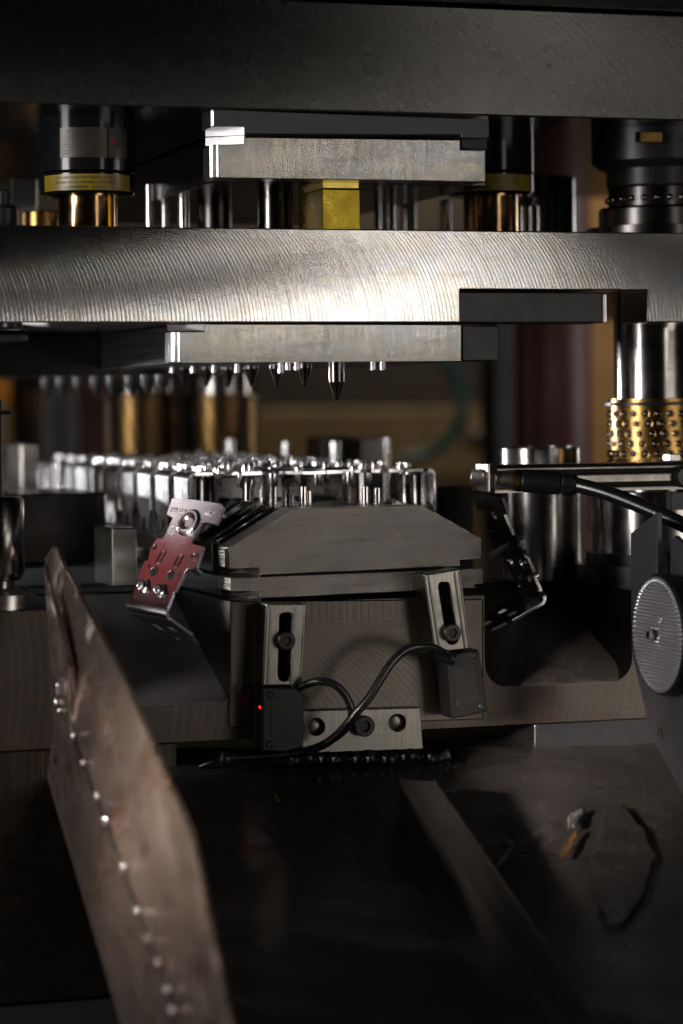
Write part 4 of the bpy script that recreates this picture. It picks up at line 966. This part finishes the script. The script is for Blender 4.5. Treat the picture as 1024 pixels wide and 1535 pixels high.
patch('rust_smear', 'narrow rusty orange smear below the silvery flake', 'smear', wobble([(862, 1246), (868, 1248), (856, 1276), (842, 1290), (838, 1286), (848, 1268)], 1.2, 3), 'tape_orange', 0.0004, 0.0004, 3)
patch('floor_scrap', 'dark torn rubber scrap left of the tape patch by channel', 'scrap', wobble([(715, 1250), (760, 1255), (772, 1268), (750, 1300), (738, 1308), (722, 1280)], 2.0, 6), 'rubber_sheet', 0.0006, 0.0008, 6)
patch('yellow_speck', 'tiny yellow speck on the dark floor sheet', 'speck', wobble([(411, 1190), (415, 1194), (422, 1205), (416, 1203)], 0.5, 7, 2), 'label_yellow', 0.0006, 0.0003, 7)

# ------------------------------------------------------------------ right side: side panel, reflector, sensor bar
Xp = at(950, 950, -0.055).x
def sidepoly(pts, X, t):
    P = [atx(x, y, X) for x, y in pts]
    mt = Matrix(((0, 0, -1, X), (1, 0, 0, 0), (0, 1, 0, 0), (0, 0, 0, 1)))
    return plate2d(bmesh.new(), [(p.y, p.z) for p in P], [], t, mt)
def side_thick(bm, X, t):
    return bm
pn = thing('guard_plate', 'dark grey painted guard plate at the right edge carrying a reflector', 'guard plate', atx(980, 1100, Xp))
def panel(pts, nm, mat, X, t=0.004, par=pn, bev=0.0008):
    P = [atx(x, y, X) for x, y in pts]; bm = bmesh.new()
    mt = Matrix(((0, 0, 1, X), (-1, 0, 0, 0), (0, 1, 0, 0), (0, 0, 0, 1)))      # local x -> -Y, y -> Z, -z -> -X... plate body grows to +X below
    mt = Matrix(((0, 0, -1, X), (1, 0, 0, 0), (0, 1, 0, 0), (0, 0, 0, 1)))
    plate2d(bm, [(p.y, p.z) for p in P], [], t, mt)
    return obj(nm, bm, mat, par, bev)
panel([(946, 905), (951, 870), (1060, 870), (1060, 1260), (1024, 1192), (976, 1104), (948, 985)], 'lower_panel', 'panel_paint', Xp)
panel([(945, 800), (985, 768), (985, 868), (958, 886), (946, 930)], 'strap', 'panel_paint', Xp - 0.004)
panel([(999, 830), (1010, 803), (1060, 850), (1060, 1000), (1003, 880)], 'brace', 'panel_paint', Xp + 0.006)
p = atx(990, 1099, Xp - 0.0002)
obj('screw_hole', LATHE([(0.0042, 0), (0.0042, 0.0006), (0.0026, 0.0009)], p, (-1, 0, 0), 18), 'weld_metal', pn, smooth=30)
p = atx(990, 1099, Xp - 0.0012); obj('hole_core', LATHE([(0.0025, 0), (0.0025, 0.0002)], p, (-1, 0, 0), 16), 'ink', pn)
# round reflector
c = atx(986, 952, Xp - 0.010); Rr = 0.0365
rf = thing('round_reflector', 'round honeycomb reflector with central screw on the side panel', 'reflector', c)
obj('base_disc', LATHE([(Rr + 0.0018, -0.0090), (Rr + 0.0018, -0.0015), (Rr + 0.0008, 0.0)], c, (-1, 0, 0), 72), 'black_plastic', rf, smooth=30)
obj('lens_disc', LATHE([(Rr, -0.0005), (Rr, 0.0004)], c, (-1, 0, 0), 72), 'reflector_clear', rf, smooth=30)
bm = bmesh.new(); s_ = 0.0015; dz = s_ * 1.5; dy = s_ * math.sqrt(3)
def hexp(cy, cz, r, h):
    vs = [bm.verts.new((c.x - 0.0005, c.y + cy + r * math.cos(math.pi / 6 + k * math.pi / 3), c.z + cz + r * math.sin(math.pi / 6 + k * math.pi / 3))) for k in range(6)]
    tip = bm.verts.new((c.x - 0.0005 - h, c.y + cy, c.z + cz))
    for k in range(6): bm.faces.new((vs[k], vs[(k + 1) % 6], tip))
n_ = int(Rr / dz) + 1
for j in range(-n_, n_ + 1):
    for i in range(-n_ - 3, n_ + 4):
        y_, z__ = (i + 0.5 * (j % 2)) * dy, j * dz
        rr_ = math.hypot(y_, z__)
        if 0.0052 < rr_ < Rr - 0.0042: hexp(y_, z__, s_ * 0.97, 0.0013)
for k in range(72):
    a = 2 * math.pi * k / 72; hexp((Rr - 0.0022) * math.cos(a), (Rr - 0.0022) * math.sin(a), 0.0017, 0.0014)
o = obj('prism_facets', bm, 'reflector_clear', rf); o['kind'] = 'stuff'
obj('centre_screw', LATHE([(0.0050, -0.001), (0.0050, 0.002), (0.0040, 0.0042), (0.002, 0.0046)], c, (-1, 0, 0), 20), 'zinc_part', rf, smooth=30)
obj('screw_nut', LATHE([(0.0034, 0.0040), (0.0034, 0.0066), (0.0028, 0.0070)], c, (-1, 0, 0), 6), 'zinc_part', rf)

# bar with the inductive sensor
bz = thing('sensor_bar', 'grooved horizontal alloy bar holding the threaded sensor at right', 'bar', at(900, 735, -0.01))
x0, x1, z0, z1 = rect(742, 695, 1090, 736, -0.012)
n = 26; prof = []
for k in range(n + 1):
    f = k / n; zz_ = z0 + (z1 - z0) * f; d_ = 0.0012 * (math.exp(-((f - 0.70) / 0.06) ** 2) + math.exp(-((f - 0.22) / 0.05) ** 2)) + 0.003 * max(0, f - 0.88) / 0.12
    prof.append((-0.012 + d_, zz_))
prof += [(0.012, z1), (0.012, z0)]
bm = bmesh.new(); vs = [[bm.verts.new((x, y, zz_)) for y, zz_ in prof] for x in (x0, x1)]
N = len(prof)
for i in range(N): bm.faces.new((vs[0][i], vs[0][(i + 1) % N], vs[1][(i + 1) % N], vs[1][i]))
bm.faces.new(vs[0]); bm.faces.new(vs[1])
obj('bar', bm, 'bracket_alloy', bz, smooth=30)
xe = at(731.5, 716, -0.018).x
obj('end_plate', BOX(xe, xe + 0.0016, -0.018, 0.004, at(731, 738, -0.018).z, at(731, 696, -0.018).z), 'ground_plate', bz, 0.0004)
obj('end_tab', fbox(1005, 681, 1021, 692, -0.006, 0.006), 'ground_plate', bz, 0.0006)
p = at(1024, 715, -0.0125); obj('bar_screw', LATHE([(0.0075, 0), (0.0075, 0.004), (0.006, 0.005)], p, (0, -1, 0), 28), 'black_oxide', bz, smooth=30)
obj('hanger', fbox(1006, 738, 1030, 765, 0.004, 0.012), 'panel_paint', bz, 0.0006)
# sensor: threaded barrel, nuts, plug and cable; its axis points away to the left
ax = (Vector((1, -0.50, -0.085))).normalized(); s0 = at(708, 716, -0.002)
ps = thing('inductive_sensor', 'threaded sensor with lock nut and black plug at the bar end', 'sensor', s0)
pr = []
for k in range(24): pr += [(0.0060, 0.0012 * k), (0.0054, 0.0012 * k + 0.0006)]
obj('threaded_barrel', LATHE([(0.005, -0.0005)] + pr, s0, ax, 28), 'bright_steel', ps, smooth=20)
L1 = 0.0125
obj('lock_nut', LATHE([(0.0088, L1), (0.0099, L1 + 0.0008), (0.0099, L1 + 0.0034), (0.0088, L1 + 0.0042)], s0, ax, 6), 'zinc_part', ps, 0.0004)
obj('washer', LATHE([(0.0102, L1 - 0.0016), (0.0102, L1 - 0.0004)], s0, ax, 32), 'zinc_part', ps, smooth=30)
bm = bmesh.new(); n = 44; kn = [(0.0066, 0.0285), (0.0073, 0.0290), (0.0073, 0.0325), (0.0066, 0.0330)]
lathe(bm, kn, s0, ax, n)
obj('knurled_ring', bm, 'brass', ps)
obj('plug_body', LATHE([(0.0066, 0.0330), (0.0075, 0.0345), (0.0075, 0.0560), (0.0070, 0.0585), (0.0062, 0.0590)], s0, ax, 32), 'black_plastic', ps, smooth=30)
obj('plug_nut', LATHE([(0.0060, 0.0590), (0.0078, 0.0600), (0.0078, 0.0665), (0.0062, 0.0690), (0.0045, 0.0695)], s0, ax, 10), 'black_plastic', ps, 0.0004)
e = s0 + ax * 0.068
q1 = at(1024, 787, e.y - 0.055); dq = q1 - e
pts = [e, e + dq * 0.30 + UP * 0.0022, e + dq * 0.65 + UP * 0.0018, q1, e + dq * 1.4 - UP * 0.004]
tag(obj('sensor_cable', tube(bmesh.new(), smoothpts(pts), 0.0050, 18), 'cable_rubber', None, smooth=60), 'thick black cable leaving the threaded sensor to the right edge', 'cable')
# polished cylinders on the base at right
c = at(810, 750, 0.14); sc = (c - CAM).dot(FW) / F
t = thing('steel_sleeve', 'polished upright steel sleeve behind the sensor bar', 'sleeve', (c.x, c.y, zl_top))
zz_ = lambda py: at(810, py, 0.11).z
obj('barrel', LATHE([(60 * sc, zl_top), (60 * sc, zz_(674)), (58 * sc, zz_(672)), (50 * sc, zz_(671.5)), (50 * sc, zz_(690))], (c.x, c.y, 0), n=72), 'post_steel', t, smooth=25)
x0, x1, z0, z1 = rect(690, 728, 732, 900, 0.24)
tag(obj('side_block', BOX(x0 - 0.02, x1 - 0.012, 0.24, 0.34, zl_top, z1), 'dark_steel', None, 0.001), 'dark upright block right behind the strip flange', 'block')
